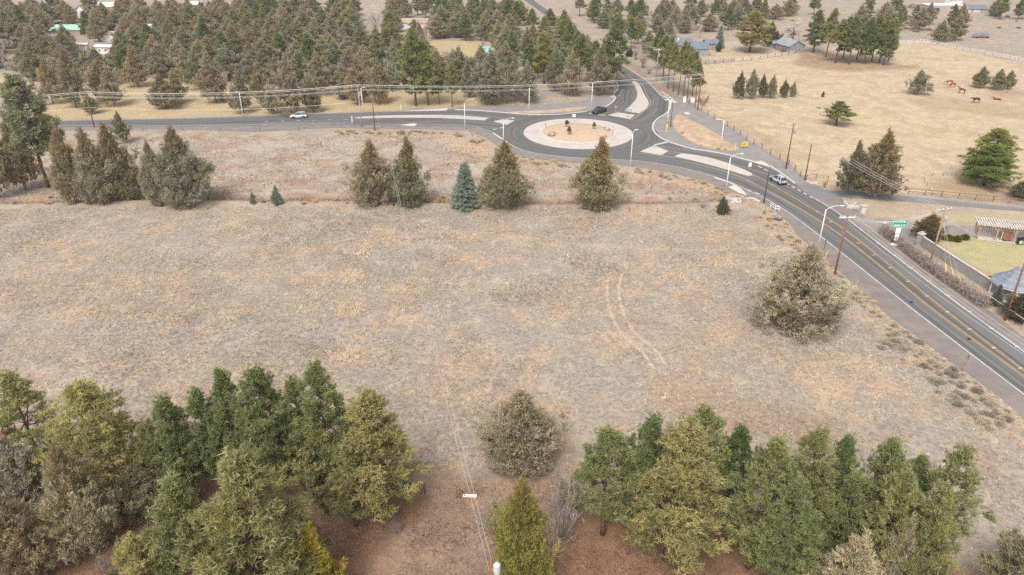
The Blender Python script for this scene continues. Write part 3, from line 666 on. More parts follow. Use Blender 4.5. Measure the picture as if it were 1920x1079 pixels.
def make_juniper(seed, ht=8.0, rad=2.4, cb=.02, nb=85, k=8, shape=1.0, dens=1.0, leaf=.29, wid=.065, multi=False):
    rng = np.random.default_rng(seed); P, D, C, limbs = [], [], [], []
    lobes = rng.uniform(-1, 1, 6)
    for i in range(nb):
        u = cb + (1 - cb) * ((i + rng.uniform(0, 1)) / nb)
        az = i * 2.399 + rng.uniform(-.6, .6); um = .26
        pr = (1 - ((u - um) / (1 - um)) ** (1.12 + .42 * shape)) if u > um else (.72 + .28 * (u - cb) / max(.01, um - cb))
        pr = max(.06, pr) * (1 + .33 * sum(l * math.cos((j + 1) * az + l * 7 + u * 7) for j, l in enumerate(lobes)) / 1.7)
        ln = rad * pr * rng.uniform(.55, 1.15); z0 = ht * u * .9
        a = np.array([0, 0, max(.15, z0 - .25 * ln)]); tip = np.array([math.cos(az) * ln, math.sin(az) * ln, z0 + ln * rng.uniform(.05, .45)])
        limbs.append((a, a + (tip - a) * .75, .03 + .02 * ln / rad))
        nc = int((3 + ln * 3.6) * dens) + 1
        for c in range(nc):
            t = rng.uniform(.25, 1.0) ** .55; lat = rng.normal() * .24 * ln
            ctr = a + (tip - a) * t + np.array([-math.sin(az) * lat, math.cos(az) * lat, rng.normal() * .2])
            ctr[2] = max(ctr[2], .12)
            nt_ = rng.integers(5, 9); pp = ctr + rng.normal(size=(nt_, 3)) * np.array([.16, .16, .22]); pp[:, 2] = np.maximum(pp[:, 2], .05)
            out = unit(np.c_[pp[:, :2], np.full(nt_, .3)])
            P.append(pp); D.append(out * .55 + np.array([0, 0, .8]))
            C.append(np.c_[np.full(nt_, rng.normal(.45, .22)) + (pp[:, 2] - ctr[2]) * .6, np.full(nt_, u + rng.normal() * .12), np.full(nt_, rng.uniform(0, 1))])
    lt = rng.normal(size=(26, 3)) * np.array([.13, .13, .3]) + np.array([0, 0, ht * .95]); P.append(lt); D.append(np.tile([0, 0, 1.0], (26, 1))); C.append(np.tile([.6, 1, .5], (26, 1)))
    P, D, C = np.vstack(P), np.vstack(D), np.clip(np.vstack(C), 0, 1)
    tb = trunk_mb(ht * .9, .16, limbs)
    if multi:
        for q in range(3): tb.tube([(0, 0, 0), (math.cos(q * 2.1) * .5, math.sin(q * 2.1) * .5, 1.6)], [.13, .08], 5)
    return proto('juniper', crown_mesh('juniper crown', P, D, C, leaf, wid, k, .5, rng), tb, 'bark_grey', h=ht, r=rad)

def make_spruce(seed, ht=7.0, rad=2.0, nb=110):
    rng = np.random.default_rng(seed); P, D, C, limbs = [], [], [], []
    for i in range(nb):
        u = .03 + .95 * (i + rng.uniform(0, 1)) / nb; az = i * 2.399; ln = rad * (1 - u) ** .85 * rng.uniform(.8, 1.1) + .1
        a = np.array([0, 0, ht * u]); tip = np.array([math.cos(az) * ln, math.sin(az) * ln, ht * u - .02 * ln]); tip[2] = max(tip[2], .15)
        limbs.append((a, tip, .025))
        for c in range(int(3 + ln * 6)):
            t = rng.uniform(.2, 1) ** .6; lat = rng.normal() * .16 * ln
            ctr = a + (tip - a) * t + np.array([-math.sin(az) * lat, math.cos(az) * lat, rng.normal() * .06]); nt_ = 5
            pp = ctr + rng.normal(size=(nt_, 3)) * np.array([.12, .12, .07]); P.append(pp); D.append(unit(np.c_[pp[:, :2], np.full(nt_, .25)]) + np.array([0, 0, .15]))
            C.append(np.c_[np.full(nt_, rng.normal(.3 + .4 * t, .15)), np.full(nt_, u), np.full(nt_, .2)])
    P, D, C = np.vstack(P), np.vstack(D), np.clip(np.vstack(C), 0, 1)
    return proto('spruce', crown_mesh('spruce crown', P, D, C, .24, .06, 7, .55, rng), trunk_mb(ht * .97, .14, limbs), 'bark', h=ht, r=rad)

def make_bare(seed, ht=7.0, rad=3.0, n1=13, upright=.5, thin=1.0, shrub=False):
    """Leafless tree or shrub: forked limbs and thousands of fine twigs."""
    rng = np.random.default_rng(seed); mb = MB(); segs = []
    def grow(p, d, ln, r, lev):
        q = p + d * ln; segs.append((p, q, r, lev))
        if lev == 3: return
        for _ in range(n1 if lev == 0 else (5 if lev == 1 else 6)):
            t = rng.uniform(.35, 1.0); nd = d + rng.normal(size=3) * (.75 if lev == 0 else .6); nd[2] += upright * (.6 if lev else .2); nd /= np.linalg.norm(nd)
            grow(p + (q - p) * t, nd, ln * rng.uniform(.42, .68), r * .5, lev + 1)
    if shrub:
        for i in range(7):
            d = np.array([rng.normal() * .6, rng.normal() * .6, 1.0]); d /= np.linalg.norm(d); grow(np.array([0, 0, -.1]), d, ht * .45, .05 * thin, 1)
    else: grow(np.array([0, 0, -.3]), np.array([0, 0, 1.0]), ht * .5, .17 * thin, 0)
    z = max(q[2] for _, q, _, _ in segs); rr = max(math.hypot(q[0], q[1]) for _, q, _, _ in segs)
    P0, P1, RR_ = [], [], []
    for p, q, r, lev in segs:
        if lev < 2: mb.tube([p, q], [r, r * .55], 5)
        else: P0.append(p); P1.append(q); RR_.append(max(r * .8, .016))
    P0, P1, RR_ = np.array(P0), np.array(P1), np.array(RR_)[:, None]; d = unit(P1 - P0)
    extra = 3
    A = np.vstack([P0] + [P0 + (P1 - P0) * rng.uniform(.2, .9, (len(P0), 1)) for _ in range(extra)])
    B = np.vstack([P1] + [P0 + (P1 - P0) * .5 + (d + rng.normal(size=d.shape) * .5 + np.array([0, 0, .3])) * np.linalg.norm(P1 - P0, axis=1, keepdims=True) * .7 for _ in range(extra)])
    w_ = np.vstack([RR_] + [RR_ * .6] * extra); s = unit(np.cross(B - A, rng.normal(size=A.shape)))
    V = np.stack([A - s * w_, A + s * w_, B], 1).reshape(-1, 3); T = np.arange(len(V)).reshape(-1, 3)
    cr = np_mesh('bare twigs', V, T, M['twig'])
    pr = proto('bare', cr, mb if mb.v else MB().tube([(0, 0, -.1), (0, 0, .2)], .05), 'bark_grey', h=z, r=rr * .85)
    return pr

PINE = [make_pine(s, 12, 2.8, cb, nb, 11, dn, shp=sh) for s, cb, nb, dn, sh in ((1, .14, 60, .95, 1.6), (2, .2, 54, .95, 2.0), (3, .12, 64, 1.0, 1.5), (4, .26, 48, .85, 1.7), (5, .16, 56, .95, 2.2), (6, .3, 36, .58, 1.8))]
JUN = [make_juniper(s, 8, 2.4, shape=sh, nb=nb, dens=dn) for s, sh, nb, dn in ((11, 1.0, 80, 1.0), (12, .4, 85, 1.0), (13, 1.4, 80, 1.0), (14, .7, 75, .9), (15, 2.2, 80, 1.0))]
JUNT = [make_juniper(s, 9, 2.6, cb=.13, shape=sh, nb=62, k=7, dens=.8, leaf=.34, wid=.10, multi=mu) for s, sh, mu in ((21, 1.2, False), (22, .8, True), (23, 1.8, False), (24, 1.0, False), (25, 2.6, False), (26, .5, False))]
PINEF = [make_pine(s, 13, 2.9, cb, 60, 8, .85, .40, 1.9, .09) for s, cb in ((31, .18), (32, .3), (33, .45))]
SPR = [make_spruce(41)]
BARE = [make_bare(51, 8, 3), make_bare(52, 11, 2.5, upright=1.4), make_bare(53, 5, 3, upright=.3)]
SHRUB = [make_bare(61, 2.6, 1.6, shrub=True), make_bare(62, 2.2, 1.6, shrub=True, upright=.9)]

def tree(name, label, cat, pr, px, py, top=None, wpx=None, col=(.1, .1, .05), alpha=0.0, group=None, rz=None, h=None, rad=None, squash=1.0, world=None):
    p = Vector((*world, 0)) if world else G(px, py)
    if h is None: h = HT(px, py, top)
    if rad is None: rad = (1.0 if pr['kind'] == 'pine' else .9) * (wpx / 2) / PPM(px, py) if wpx else pr['r'] * h / pr['h']
    z = gz(p)
    root = empty(name, (p.x, p.y, z), random.uniform(0, 6.28) if rz is None else rz)
    sxy = rad / pr['r']; root.scale = (sxy, sxy * squash * random.uniform(.85, 1.12), h / pr['h'])
    root.rotation_euler[0], root.rotation_euler[1] = random.gauss(0, .025), random.gauss(0, .025)
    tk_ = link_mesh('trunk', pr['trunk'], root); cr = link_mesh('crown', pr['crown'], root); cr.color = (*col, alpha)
    return tag(root, label, cat, group)
# ------------------------------------------------------------------ trees that stand apart
PG, PY, PD, PO = (.275, .305, .15), (.39, .37, .18), (.22, .265, .13), (.325, .32, .16)      # pine: green, yellow-green, dark, olive
JG, JO, JB, JP, JS = (.38, .362, .285), (.345, .338, .235), (.39, .348, .258), (.52, .47, .35), (.44, .42, .35)   # juniper: grey-olive, olive, brown, pale, silver
BG, TW = (.36, .40, .37), (.46, .40, .37)                                                  # blue spruce, bare twigs
P_, J_, T_, F_ = PINE, JUN, JUNT, PINEF
fg = [
 ('dead_tree', P_[5], 4, 925, 742, 120, (.50, .27, .17), 0, 'rusty dead tree at the left edge beside the sparse pine', None),  # name, prototype, base x, base y, top row, crown width px, colour, top tint, label, group
 ('pine_tree', P_[5], 92, 905, 702, 150, PY, 0, 'sparse yellow-green pine with its trunk showing, beside the rusty dead tree', 'pines along the near edge of the field'),
 ('pine_tree', P_[1], 222, 940, 726, 165, PY, 0, 'full yellow-green pine standing alone between the sparse pine and the dark pine clump', 'pines along the near edge of the field'),
 ('pine_tree', P_[3], 306, 938, 800, 75, PO, 0, 'small leaning pine with a dark crooked trunk at the left end of the dark clump', 'pines along the near edge of the field'),
 ('juniper_tree', J_[1], 65, 985, 815, 125, JS, 0, 'silver grey rounded juniper just below the sparse yellow-green pine', 'junipers in the near corner'),
 ('juniper_tree', J_[2], 168, 1030, 838, 135, JP, .75, 'pale cream juniper dotted with orange, narrow at the top', 'junipers in the near corner'),
 ('juniper_tree', J_[0], 40, 1095, 905, 150, JB, .2, 'brown tinged broad juniper in the bottom corner under the silver one', 'junipers in the near corner'),
 ('juniper_tree', J_[4], 268, 962, 872, 95, JO, 0, 'low olive juniper under the full yellow-green pine', 'junipers in the near corner'),
 ('juniper_tree', J_[3], 352, 948, 842, 70, JO, 0, 'dull brown-green young juniper below the left end of the dark pine clump', 'junipers in the near corner'),
 ('pine_tree', P_[0], 362, 930, 748, 105, PG, 0, 'short green pine at the low left shoulder of the dark clump', 'pines of the dark clump'),
 ('pine_tree', P_[4], 412, 920, 736, 95, PG, 0, 'green pine second in from the left shoulder of the dark clump', 'pines of the dark clump'),
 ('pine_tree', P_[2], 462, 925, 702, 105, PD, 0, 'tall dark green pine, first tall top of the clump', 'pines of the dark clump'),
 ('pine_tree', P_[1], 525, 935, 692, 120, PD, 0, 'tall dark green pine, broad second top of the clump', 'pines of the dark clump'),
 ('pine_tree', P_[0], 588, 930, 712, 90, PD, 0, 'darkest narrow pine between the two tallest tops of the clump', 'pines of the dark clump'),
 ('pine_tree', P_[4], 632, 940, 688, 120, PG, 0, 'tallest pine of the dark clump, with a pointed top', 'pines of the dark clump'),
 ('pine_tree', P_[2], 708, 962, 734, 170, PO, 0, 'broad olive pine closing the clump on the side of the power line', 'pines of the dark clump'),
 ('pine_tree', P_[0], 520, 950, 775, 95, PG, 0, 'mid-height pine in the front of the clump under its second top', 'pines of the dark clump'),
 ('pine_tree', P_[1], 612, 965, 812, 115, PO, 0, 'lower yellow-olive pine standing in front of the tallest one', 'pines of the dark clump'),
 ('pine_tree', P_[3], 668, 985, 850, 110, PO, 0, 'low olive pine skirting the clump above the red needle bed', 'pines of the dark clump'),
 ('pine_tree', P_[0], 385, 1160, 908, 150, PG, 0, 'blue-green pine at the bottom edge in front of the clump', 'pines at the bottom edge'),
 ('pine_tree', P_[2], 492, 1180, 860, 215, PO, 0, 'large light olive pine at the bottom edge in front of the clump', 'pines at the bottom edge'),
 ('pine_tree', P_[4], 300, 1180, 1008, 120, PY, 0, 'small bright yellow-green pine cut by the bottom edge', 'pines at the bottom edge'),
 ('juniper_tree', J_[3], 600, 1150, 985, 115, (.46, .38, .09), 0, 'golden yellow juniper at the bottom edge beside the large olive pine', 'golden junipers'),
 ('pine_tree', P_[5], 572, 1090, 945, 95, PO, 0, 'thin see-through pine behind the golden juniper at the bottom edge', 'pines at the bottom edge'),
 ('juniper_tree', J_[0], 245, 1105, 1015, 60, JO, 0, 'small dull juniper bush left of the bright pine at the bottom edge', 'junipers in the near corner'),
 ('juniper_tree', J_[4], 972, 1110, 900, 115, (.36, .335, .11), .6, 'golden topped juniper beside the near power pole', 'golden junipers'),
 ('juniper_tree', J_[4], 977, 872, 732, 138, JG, .15, 'round grey-brown juniper alone in the open field above the golden topped one', 'junipers in the open field'),
 ('juniper_tree', J_[4], 1488, 622, 462, 148, JS, .25, 'large grey-olive juniper in the field beside the highway', 'junipers in the open field'),
 ('pine_tree', P_[3], 1130, 1000, 795, 130, PG, 0, 'green pine at the end of the row next to the bare grey shrub', 'pines of the right-hand row'),
 ('pine_tree', P_[0], 1200, 1010, 788, 110, PD, 0, 'dark pine second along the row from the bare grey shrub', 'pines of the right-hand row'),
 ('pine_tree', P_[2], 1248, 1050, 800, 185, PO, 0, 'big yellow-olive pine bulging out in front of the row', 'pines of the right-hand row'),
 ('pine_tree', P_[4], 1296, 985, 768, 110, PG, 0, 'highest top of the row, just behind the big yellow-olive pine', 'pines of the right-hand row'),
 ('pine_tree', P_[1], 1354, 985, 803, 80, (.17, .22, .09), 0, 'narrow dark pine with a sharp spire in the middle of the row', 'pines of the right-hand row'),
 ('pine_tree', P_[0], 1402, 1065, 828, 135, PG, 0, 'bushy grey-green pine in front of the sharp spire', 'pines of the right-hand row'),
 ('pine_tree', P_[4], 1482, 1050, 808, 120, PO, 0, 'light olive pine with a rounded top right of the sharp spire', 'pines of the right-hand row'),
 ('pine_tree', P_[2], 1542, 1040, 826, 95, PD, 0, 'dark narrow pine between the rounded light one and the bushy round one', 'pines of the right-hand row'),
 ('pine_tree', P_[1], 1608, 1060, 820, 120, PG, 0, 'round-headed pine behind the silvery juniper', 'pines of the right-hand row'),
 ('pine_tree', P_[3], 1676, 1055, 862, 85, PD, 0, 'small dark pine top peeping between round-headed and feathery pines', 'pines of the right-hand row'),
 ('pine_tree', P_[5], 1708, 1080, 840, 150, PO, 0, 'feathery sparse pine ending the row toward the highway', 'pines of the right-hand row'),
 ('pine_tree', P_[0], 1462, 1110, 905, 110, PG, 0, 'low blue-green pine in front of the rounded light one', 'pines of the right-hand row'),
 ('pine_tree', P_[4], 1650, 1120, 885, 110, PY, 0, 'yellow-green pine standing low in front of the small dark top', 'pines of the right-hand row'),
 ('pine_tree', P_[2], 1705, 1140, 915, 115, PO, 0, 'olive pine with drooping lower limbs by the silvery juniper', 'pines of the right-hand row'),
 ('pine_tree', P_[0], 1560, 1090, 905, 110, PD, 0, 'shaded dark pine deep in the row behind the cream juniper', 'pines of the right-hand row'),
 ('juniper_tree', J_[3], 1562, 1165, 1005, 165, JP, .12, 'cream coloured juniper at the bottom edge with loose pale sprays', 'pale junipers at the bottom edge'),
 ('juniper_tree', J_[2], 1650, 1140, 970, 95, JS, 0, 'silvery upright juniper at the bottom edge beside the cream one', 'pale junipers at the bottom edge'),
 ('juniper_tree', J_[0], 1895, 1130, 985, 150, JO, .05, 'olive juniper in the bottom corner nearest the highway', 'pale junipers at the bottom edge'),
 # row along the ditch
 ('juniper_tree', J_[4], 700, 384, 265, 78, JG, .75, 'tall grey juniper behind the field pole, bushy at its foot', 'junipers along the ditch'),
 ('juniper_tree', J_[0], 768, 386, 262, 82, JO, .8, 'ragged ochre topped juniper on the roundabout side of the field pole', 'junipers along the ditch'),
 ('spruce_tree', SPR[0], 873, 390, 308, 64, BG, 0, 'small blue-grey spruce in the row along the ditch', None),
 ('juniper_tree', J_[2], 946, 390, 268, 90, JO, .75, 'dense cone shaped juniper beside the blue-grey spruce', 'junipers along the ditch'),
 ('juniper_tree', J_[0], 1116, 390, 262, 102, JO, .8, 'broad ochre topped juniper standing in front of the roundabout', 'junipers along the ditch'),
 ('juniper_bush', J_[4], 475, 383, 362, 15, JG, 0, 'tiny juniper bush at the ditch, smaller of two', 'little bushes at the ditch'),
 ('juniper_bush', J_[1], 520, 385, 349, 27, BG, 0, 'small grey-green juniper bush at the ditch, larger of two', 'little bushes at the ditch'),
 ('juniper_bush', J_[1], 1354, 402, 369, 29, (.19, .20, .15), 0, 'dark green juniper bush beside the concrete culvert by the highway', None),
 ('pine_tree', F_[1], 92, 352, 140, 112, (.31, .32, .21), 0, 'tall airy grey-green pine by the ditch at the left edge', None),
 ('juniper_tree', T_[0], 48, 356, 222, 70, JB, .9, 'rust tipped juniper leaning beside the tall airy pine', 'junipers along the ditch'),
 ('juniper_tree', T_[3], 0, 372, 235, 70, JB, .6, 'brown juniper cut by the left edge under the tall airy pine', 'junipers along the ditch'),
 ('juniper_tree', J_[3], 142, 380, 240, 66, JB, .6, 'brown topped juniper at the left of the thick three-tree clump', 'junipers along the ditch'),
 ('juniper_tree', J_[0], 190, 382, 246, 90, JG, .55, 'bushy grey juniper in the middle of the thick three-tree clump', 'junipers along the ditch'),
 ('juniper_tree', J_[4], 234, 374, 228, 72, JO, .9, 'slim russet spired juniper at the right of the thick three-tree clump', 'junipers along the ditch'),
 ('juniper_tree', T_[4], 232, 268, 210, 34, JO, .2, 'small dark round juniper rising against the road above the russet spire', None),
 ('juniper_tree', J_[1], 300, 384, 268, 62, JG, .5, 'shorter blunt juniper of the pair standing clear of the clump', 'junipers along the ditch'),
 ('juniper_tree', J_[2], 348, 386, 240, 92, JG, .7, 'taller wide juniper of the pair standing clear of the clump', 'junipers along the ditch'),
 # east pasture
 ('pine_tree', P_[3], 1567, 236, 192, 62, (.24, .29, .11), 0, 'small round green pine alone in the pasture', None),
 ('juniper_tree', T_[1], 1594, 366, 264, 62, (.28, .265, .19), .1, 'dark juniper of the roadside pair by the driveway, shorter one', 'juniper pair by the driveway'),
 ('juniper_tree', T_[0], 1640, 372, 247, 88, (.31, .275, .195), .6, 'tall brown topped juniper of the roadside pair by the driveway', 'juniper pair by the driveway'),
 ('pine_tree', P_[1], 1850, 330, 242, 92, (.32, .33, .12), 0, 'yellow-green pine, rear of the two overlapping pines in the fenced pen', 'pines in the fenced pen'),
 ('pine_tree', P_[2], 1845, 346, 272, 100, (.20, .26, .085), 0, 'bright green pine, front of the two overlapping pines in the fenced pen', 'pines in the fenced pen'),
 ('juniper_tree', T_[4], 1718, 177, 130, 40, JG, 0, 'egg shaped grey juniper alone in the pasture by the wire fence', None),
 ('juniper_tree', T_[0], 1384, 186, 134, 25, (.23, .21, .14), 0, 'first and slimmest juniper of the row of four by the pasture fence', 'junipers by the pasture fence'),
 ('juniper_tree', T_[2], 1408, 187, 130, 26, JG, .2, 'tallest juniper of the row of four by the pasture fence', 'junipers by the pasture fence'),
 ('juniper_tree', T_[3], 1429, 184, 140, 22, (.24, .215, .15), 0, 'third juniper of the row of four by the pasture fence', 'junipers by the pasture fence'),
 ('juniper_tree', T_[5], 1444, 185, 141, 26, JG, 0, 'stout last juniper of the row of four by the pasture fence', 'junipers by the pasture fence'),
 ('juniper_tree', T_[2], 1469, 184, 150, 18, (.24, .215, .15), 0, 'larger of two little junipers past the row of four', 'junipers by the pasture fence'),
 ('juniper_tree', T_[0], 1485, 183, 153, 13, JG, 0, 'smaller thinner of two little junipers past the row of four', 'junipers by the pasture fence'),
 ('juniper_bush', J_[4], 1542, 182, 171, 6, (.2, .2, .14), 0, 'knee-high dark bush alone on the pasture fence line', None),
 ('juniper_tree', T_[3], 1836, 166, 126, 34, JO, 0, 'wispy wind-bent juniper nearest the grazing horses', 'wispy junipers by the horses'),
 ('juniper_tree', T_[5], 1868, 169, 130, 34, JO, .1, 'wispy spreading juniper, middle of three by the horses', 'wispy junipers by the horses'),
 ('juniper_tree', T_[3], 1888, 168, 133, 28, JB, 0, 'wispy brownish juniper, last of three by the horses', 'wispy junipers by the horses'),
 ('juniper_tree', T_[1], 1762, 79, 38, 40, JO, 0, 'spreading juniper in front of the modern building by the white fence', 'junipers behind the white fence'),
 ('juniper_tree', T_[2], 1790, 77, 27, 34, JO, .1, 'upright juniper beside the purple covered vehicle', 'junipers behind the white fence'),
 ('juniper_tree', T_[1], 1918, 372, 335, 60, (.25, .22, .17), 0, 'shaggy juniper cut by the right edge below the fenced pen', None),
 ('juniper_bush', J_[1], 1738, 448, 398, 58, (.16, .16, .10), .95, 'dark bush with a rusty top at the end of the masonry wall', None),
 ('spruce_tree', SPR[0], 1866, 572, 535, 26, (.20, .25, .25), 0, 'little blue spruce inside the chain-link fence by the gazebo', None),
 ('juniper_bush', J_[0], 1912, 598, 548, 74, (.17, .155, .10), 0, 'dark hedge-like bush behind the chain-link fence', None),
 ('pine_tree', F_[0], 1405, 98, 24, 72, PO, 0, 'broad olive pine between the blue-grey house and the barn', None),
 ('spruce_tree', SPR[0], 1347, 90, 48, 22, BG, 0, 'blue spruce at the corner of the blue-grey house', None),
 ('juniper_bush', J_[1], 1347, 97, 76, 13, (.15, .18, .07), 0, 'green bush at the foot of the blue spruce', None),
 ('juniper_tree', T_[1], 1443, 88, 41, 38, (.20, .185, .13), 0, 'dark juniper beside the barn roof', None),
]
for nm, pr, px, py, top, wp, col, al, lab, grp in fg:
    tree(nm, lab, 'bush' if 'bush' in nm else 'tree', pr, px, py, top, wp, col, al, grp)
# dark pine block beside the barn
blk = [(1524, 100, 22, 44), (1548, 108, 18, 40), (1566, 119, 40, 44), (1580, 112, 34, 38), (1592, 121, 32, 40), (1606, 113, 30, 36), (1620, 120, 36, 40), (1634, 116, 30, 36), (1648, 119, 34, 38), (1656, 123, 42, 36), (1665, 117, 36, 34)]
for i, (x, y, t, wd) in enumerate(blk):
    tree('pine_tree', '%s pine of the dark block beside the barn, counting from the barn' % 'first second third fourth fifth sixth seventh eighth ninth tenth eleventh'.split()[i], 'tree', F_[i % 3], x, y, t, wd, (PD, PG, PO)[(i * 7) % 3] if i not in (4, 7) else PD, 0, 'pine block beside the barn')
# thin-trunked pines between north road and pasture
for i, (x, y, t, wd, c) in enumerate([(1252, 166, 72, 34, PG), (1262, 172, 84, 30, PO), (1271, 178, 80, 30, PO), (1281, 181, 88, 28, PG), (1288, 186, 92, 26, PO), (1298, 181, 100, 28, PD), (1303, 196, 120, 26, PG), (1243, 150, 66, 36, PG), (1232, 132, 50, 34, PD)]):
    tree('pine_tree', 'slender pine between north road and pasture, %s' % ('eighth from the cabinets', 'seventh from the cabinets', 'sixth from the cabinets', 'fifth from the cabinets', 'fourth from the cabinets', 'second from the cabinets', 'beside the cabinets pole', 'behind the pale grey pole', 'farthest up the bank')[i], 'tree', F_[2] if i < 7 else F_[1], x, y, t, wd, c, 0, 'slender roadside pines')
# leafless trees and scrub
for nm, pr, x, y, t, wd, c, lab in [
 ('bare_tree', BARE[2], 1486, 78, 34, 62, (.62, .54, .49), 'wide leafless pale tree behind the barn'),
 ('bare_tree', BARE[1], 706, 74, -2, 66, (.60, .53, .46), 'tall leafless poplar, pale, left of the tan-roofed house'),
 ('bare_tree', BARE[1], 800, 78, 30, 32, (.58, .42, .36), 'pinkish leafless birch in front of the tan-roofed house'),
 ('bare_tree', BARE[0], 12, 132, 64, 60, (.56, .49, .43), 'leafless pale tree at the left edge above the small golden field'),
 ('bare_tree', BARE[0], 905, 92, 68, 28, (.44, .38, .40), 'small purplish leafless tree beside the teal roof'),
 ('bare_tree', BARE[0], 1262, 78, 44, 30, (.56, .47, .43), 'leafless shrubby tree left of the blue-grey house'),
 ('bare_tree', BARE[1], 1296, 72, 32, 18, (.55, .43, .38), 'leafless birch behind the blue-grey house, middle one'),
 ('bare_tree', BARE[1], 1312, 72, 38, 16, (.56, .44, .38), 'leafless birch behind the blue-grey house, nearest the spruce'),
 ('bare_tree', BARE[0], 118, 40, 8, 40, (.52, .46, .42), 'leafless grey tree above the green roof'),
 ('bare_tree', BARE[0], 1340, 52, 18, 28, (.50, .42, .37), 'leafless grey tree above the blue spruce'),
 ('bare_shrub', SHRUB[1], 1052, 1010, 880, 95, (.40, .33, .31), 'bare mauve-grey shrub between golden topped juniper and pine row'),
 ('bare_shrub', SHRUB[0], 935, 1030, 918, 85, (.38, .33, .29), 'bare grey shrub on the pole side of the golden topped juniper'),
 ('bare_shrub', SHRUB[0], 1020, 1090, 965, 90, (.40, .28, .22), 'bare reddish shrub below the mauve-grey one'),
 ('bare_shrub', SHRUB[0], 298, 985, 955, 46, (.34, .29, .30), 'low bare grey bush on the bare ground below the yellow-green pine'),
 ('bare_shrub', SHRUB[1], 195, 1075, 1045, 40, (.33, .28, .27), 'low bare grey bush near the bottom edge under the cream-orange juniper'),
 ('bare_shrub', SHRUB[0], 105, 1020, 985, 52, (.33, .28, .28), 'bare dark bush between brown juniper and cream-orange juniper'),
 ('bare_shrub', SHRUB[0], 742, 1000, 975, 26, (.36, .31, .31), 'dry grey weed on the red needle bed by the clump'),
 ('bare_shrub', SHRUB[1], 1317, 390, 374, 24, (.42, .40, .40), 'dry silver weed beside the dark bush near the culvert'),
 ('bare_shrub', SHRUB[0], 1205, 128, 98, 36, (.42, .30, .23), 'brown brush on the bank of the north road'),
 ('bare_shrub', SHRUB[0], 1192, 112, 88, 26, (.40, .29, .23), 'brown thin brush next to the green bush on the north road bank'),
 ('bare_shrub', SHRUB[1], 1216, 139, 124, 17, (.46, .41, .38), 'grey round brush at the foot of the north road pines'),
 ('bare_shrub', SHRUB[0], 1546, 352, 339, 14, (.36, .20, .12), 'reddish brown brush by the driveway entrance'),
 ('bare_shrub', SHRUB[0], 838, 112, 92, 34, (.44, .35, .36), 'mauve leafless thicket beside the lawn in the wood'),
 ('bare_shrub', SHRUB[0], 1466, 98, 84, 28, (.36, .27, .23), 'brown leafless bush against the barn wall')]:
    tree(nm, lab, 'tree' if 'tree' in nm else 'shrub', pr, x, y, t, wd, c, 0, 'leafless trees and brush')
tree('juniper_bush', 'dark green bush on the bank of the north road', 'bush', J_[1], 1180, 106, 88, 17, (.10, .16, .07), 0)

# ------------------------------------------------------------------ the wood beyond the road
front = [(143, 202, 92, 62, JB), (196, 190, 118, 40, JO), (215, 199, 123, 50, JG), (172, 214, 176, 30, JO), (312, 203, 140, 66, JB), (334, 192, 128, 40, JO), (405, 192, 98, 66, JG), (420, 192, 172, 20, JG), (457, 212, 128, 50, JG), (490, 192, 120, 36, JO),
         (510, 214, 162, 34, JG), (547, 213, 106, 60, JG), (588, 210, 144, 40, JO), (645, 184, 140, 44, JG), (671, 194, 106, 48, JB), (712, 196, 112, 52, JO), (690, 170, 88, 40, JG), (600, 178, 94, 50, JG), (372, 168, 96, 44, JO), (260, 164, 88, 50, JB), (100, 196, 110, 46, JB),
         (880, 184, 110, 38, JG), (922, 195, 94, 78, JG), (960, 182, 116, 42, JO), (988, 194, 116, 46, JG), (1070, 182, 96, 44, JG), (1122, 180, 85, 54, JB), (1040, 172, 90, 42, JO), (742, 152, 72, 40, JS), (735, 170, 118, 44, JS)]
ORD = 'first second third fourth fifth sixth seventh eighth ninth tenth eleventh twelfth thirteenth fourteenth fifteenth sixteenth seventeenth eighteenth nineteenth twentieth twenty-first twenty-second twenty-third twenty-fourth twenty-fifth twenty-sixth twenty-seventh twenty-eighth twenty-ninth thirtieth'.split()
CW = {JB: 'brown', JO: 'olive', JG: 'grey-olive', JS: 'silvery'}
for i, (x, y, t, wd, c) in enumerate(sorted(front)):
    tree('juniper_tree', '%s juniper, %s along the front of the wood counting from the tall airy pine' % (CW[c], ORD[i]), 'tree', T_[(i * 5) % 6], x, y, t, wd, c, .6 if c == JB else .2, 'junipers at the front of the wood')
for i, (x, y, t, wd, c) in enumerate([(780, 199, 58, 70, PG), (803, 198, 84, 56, PG), (824, 197, 130, 28, PG), (848, 200, 118, 32, PG), (1020, 160, 62, 46, PO), (1085, 158, 66, 46, PG), (1146, 168, 30, 60, PG)]):
    tree('pine_tree', 'green pine, %s along the front of the wood counting from the grey pole' % ORD[i], 'tree', F_[0] if wd > 50 else F_[1], x, y, t, wd, c, 0, 'pines at the front of the wood')
WOOD = [tuple(q.xy) for q in GP([(-90, 215), (-90, -2), (960, -2), (1030, 42), (1085, 85), (1148, 128), (1140, 158), (1060, 168), (960, 172), (700, 165), (420, 158), (240, 150), (70, 190)])]
WOOD2 = [tuple(q.xy) for q in GP([(1025, -2), (1990, -2), (1990, 40), (1905, 58), (1830, 50), (1750, 62), (1700, 62), (1540, 30), (1450, 42), (1370, 60), (1320, 62), (1235, 118), (1195, 100), (1120, 50), (1060, 16)])]
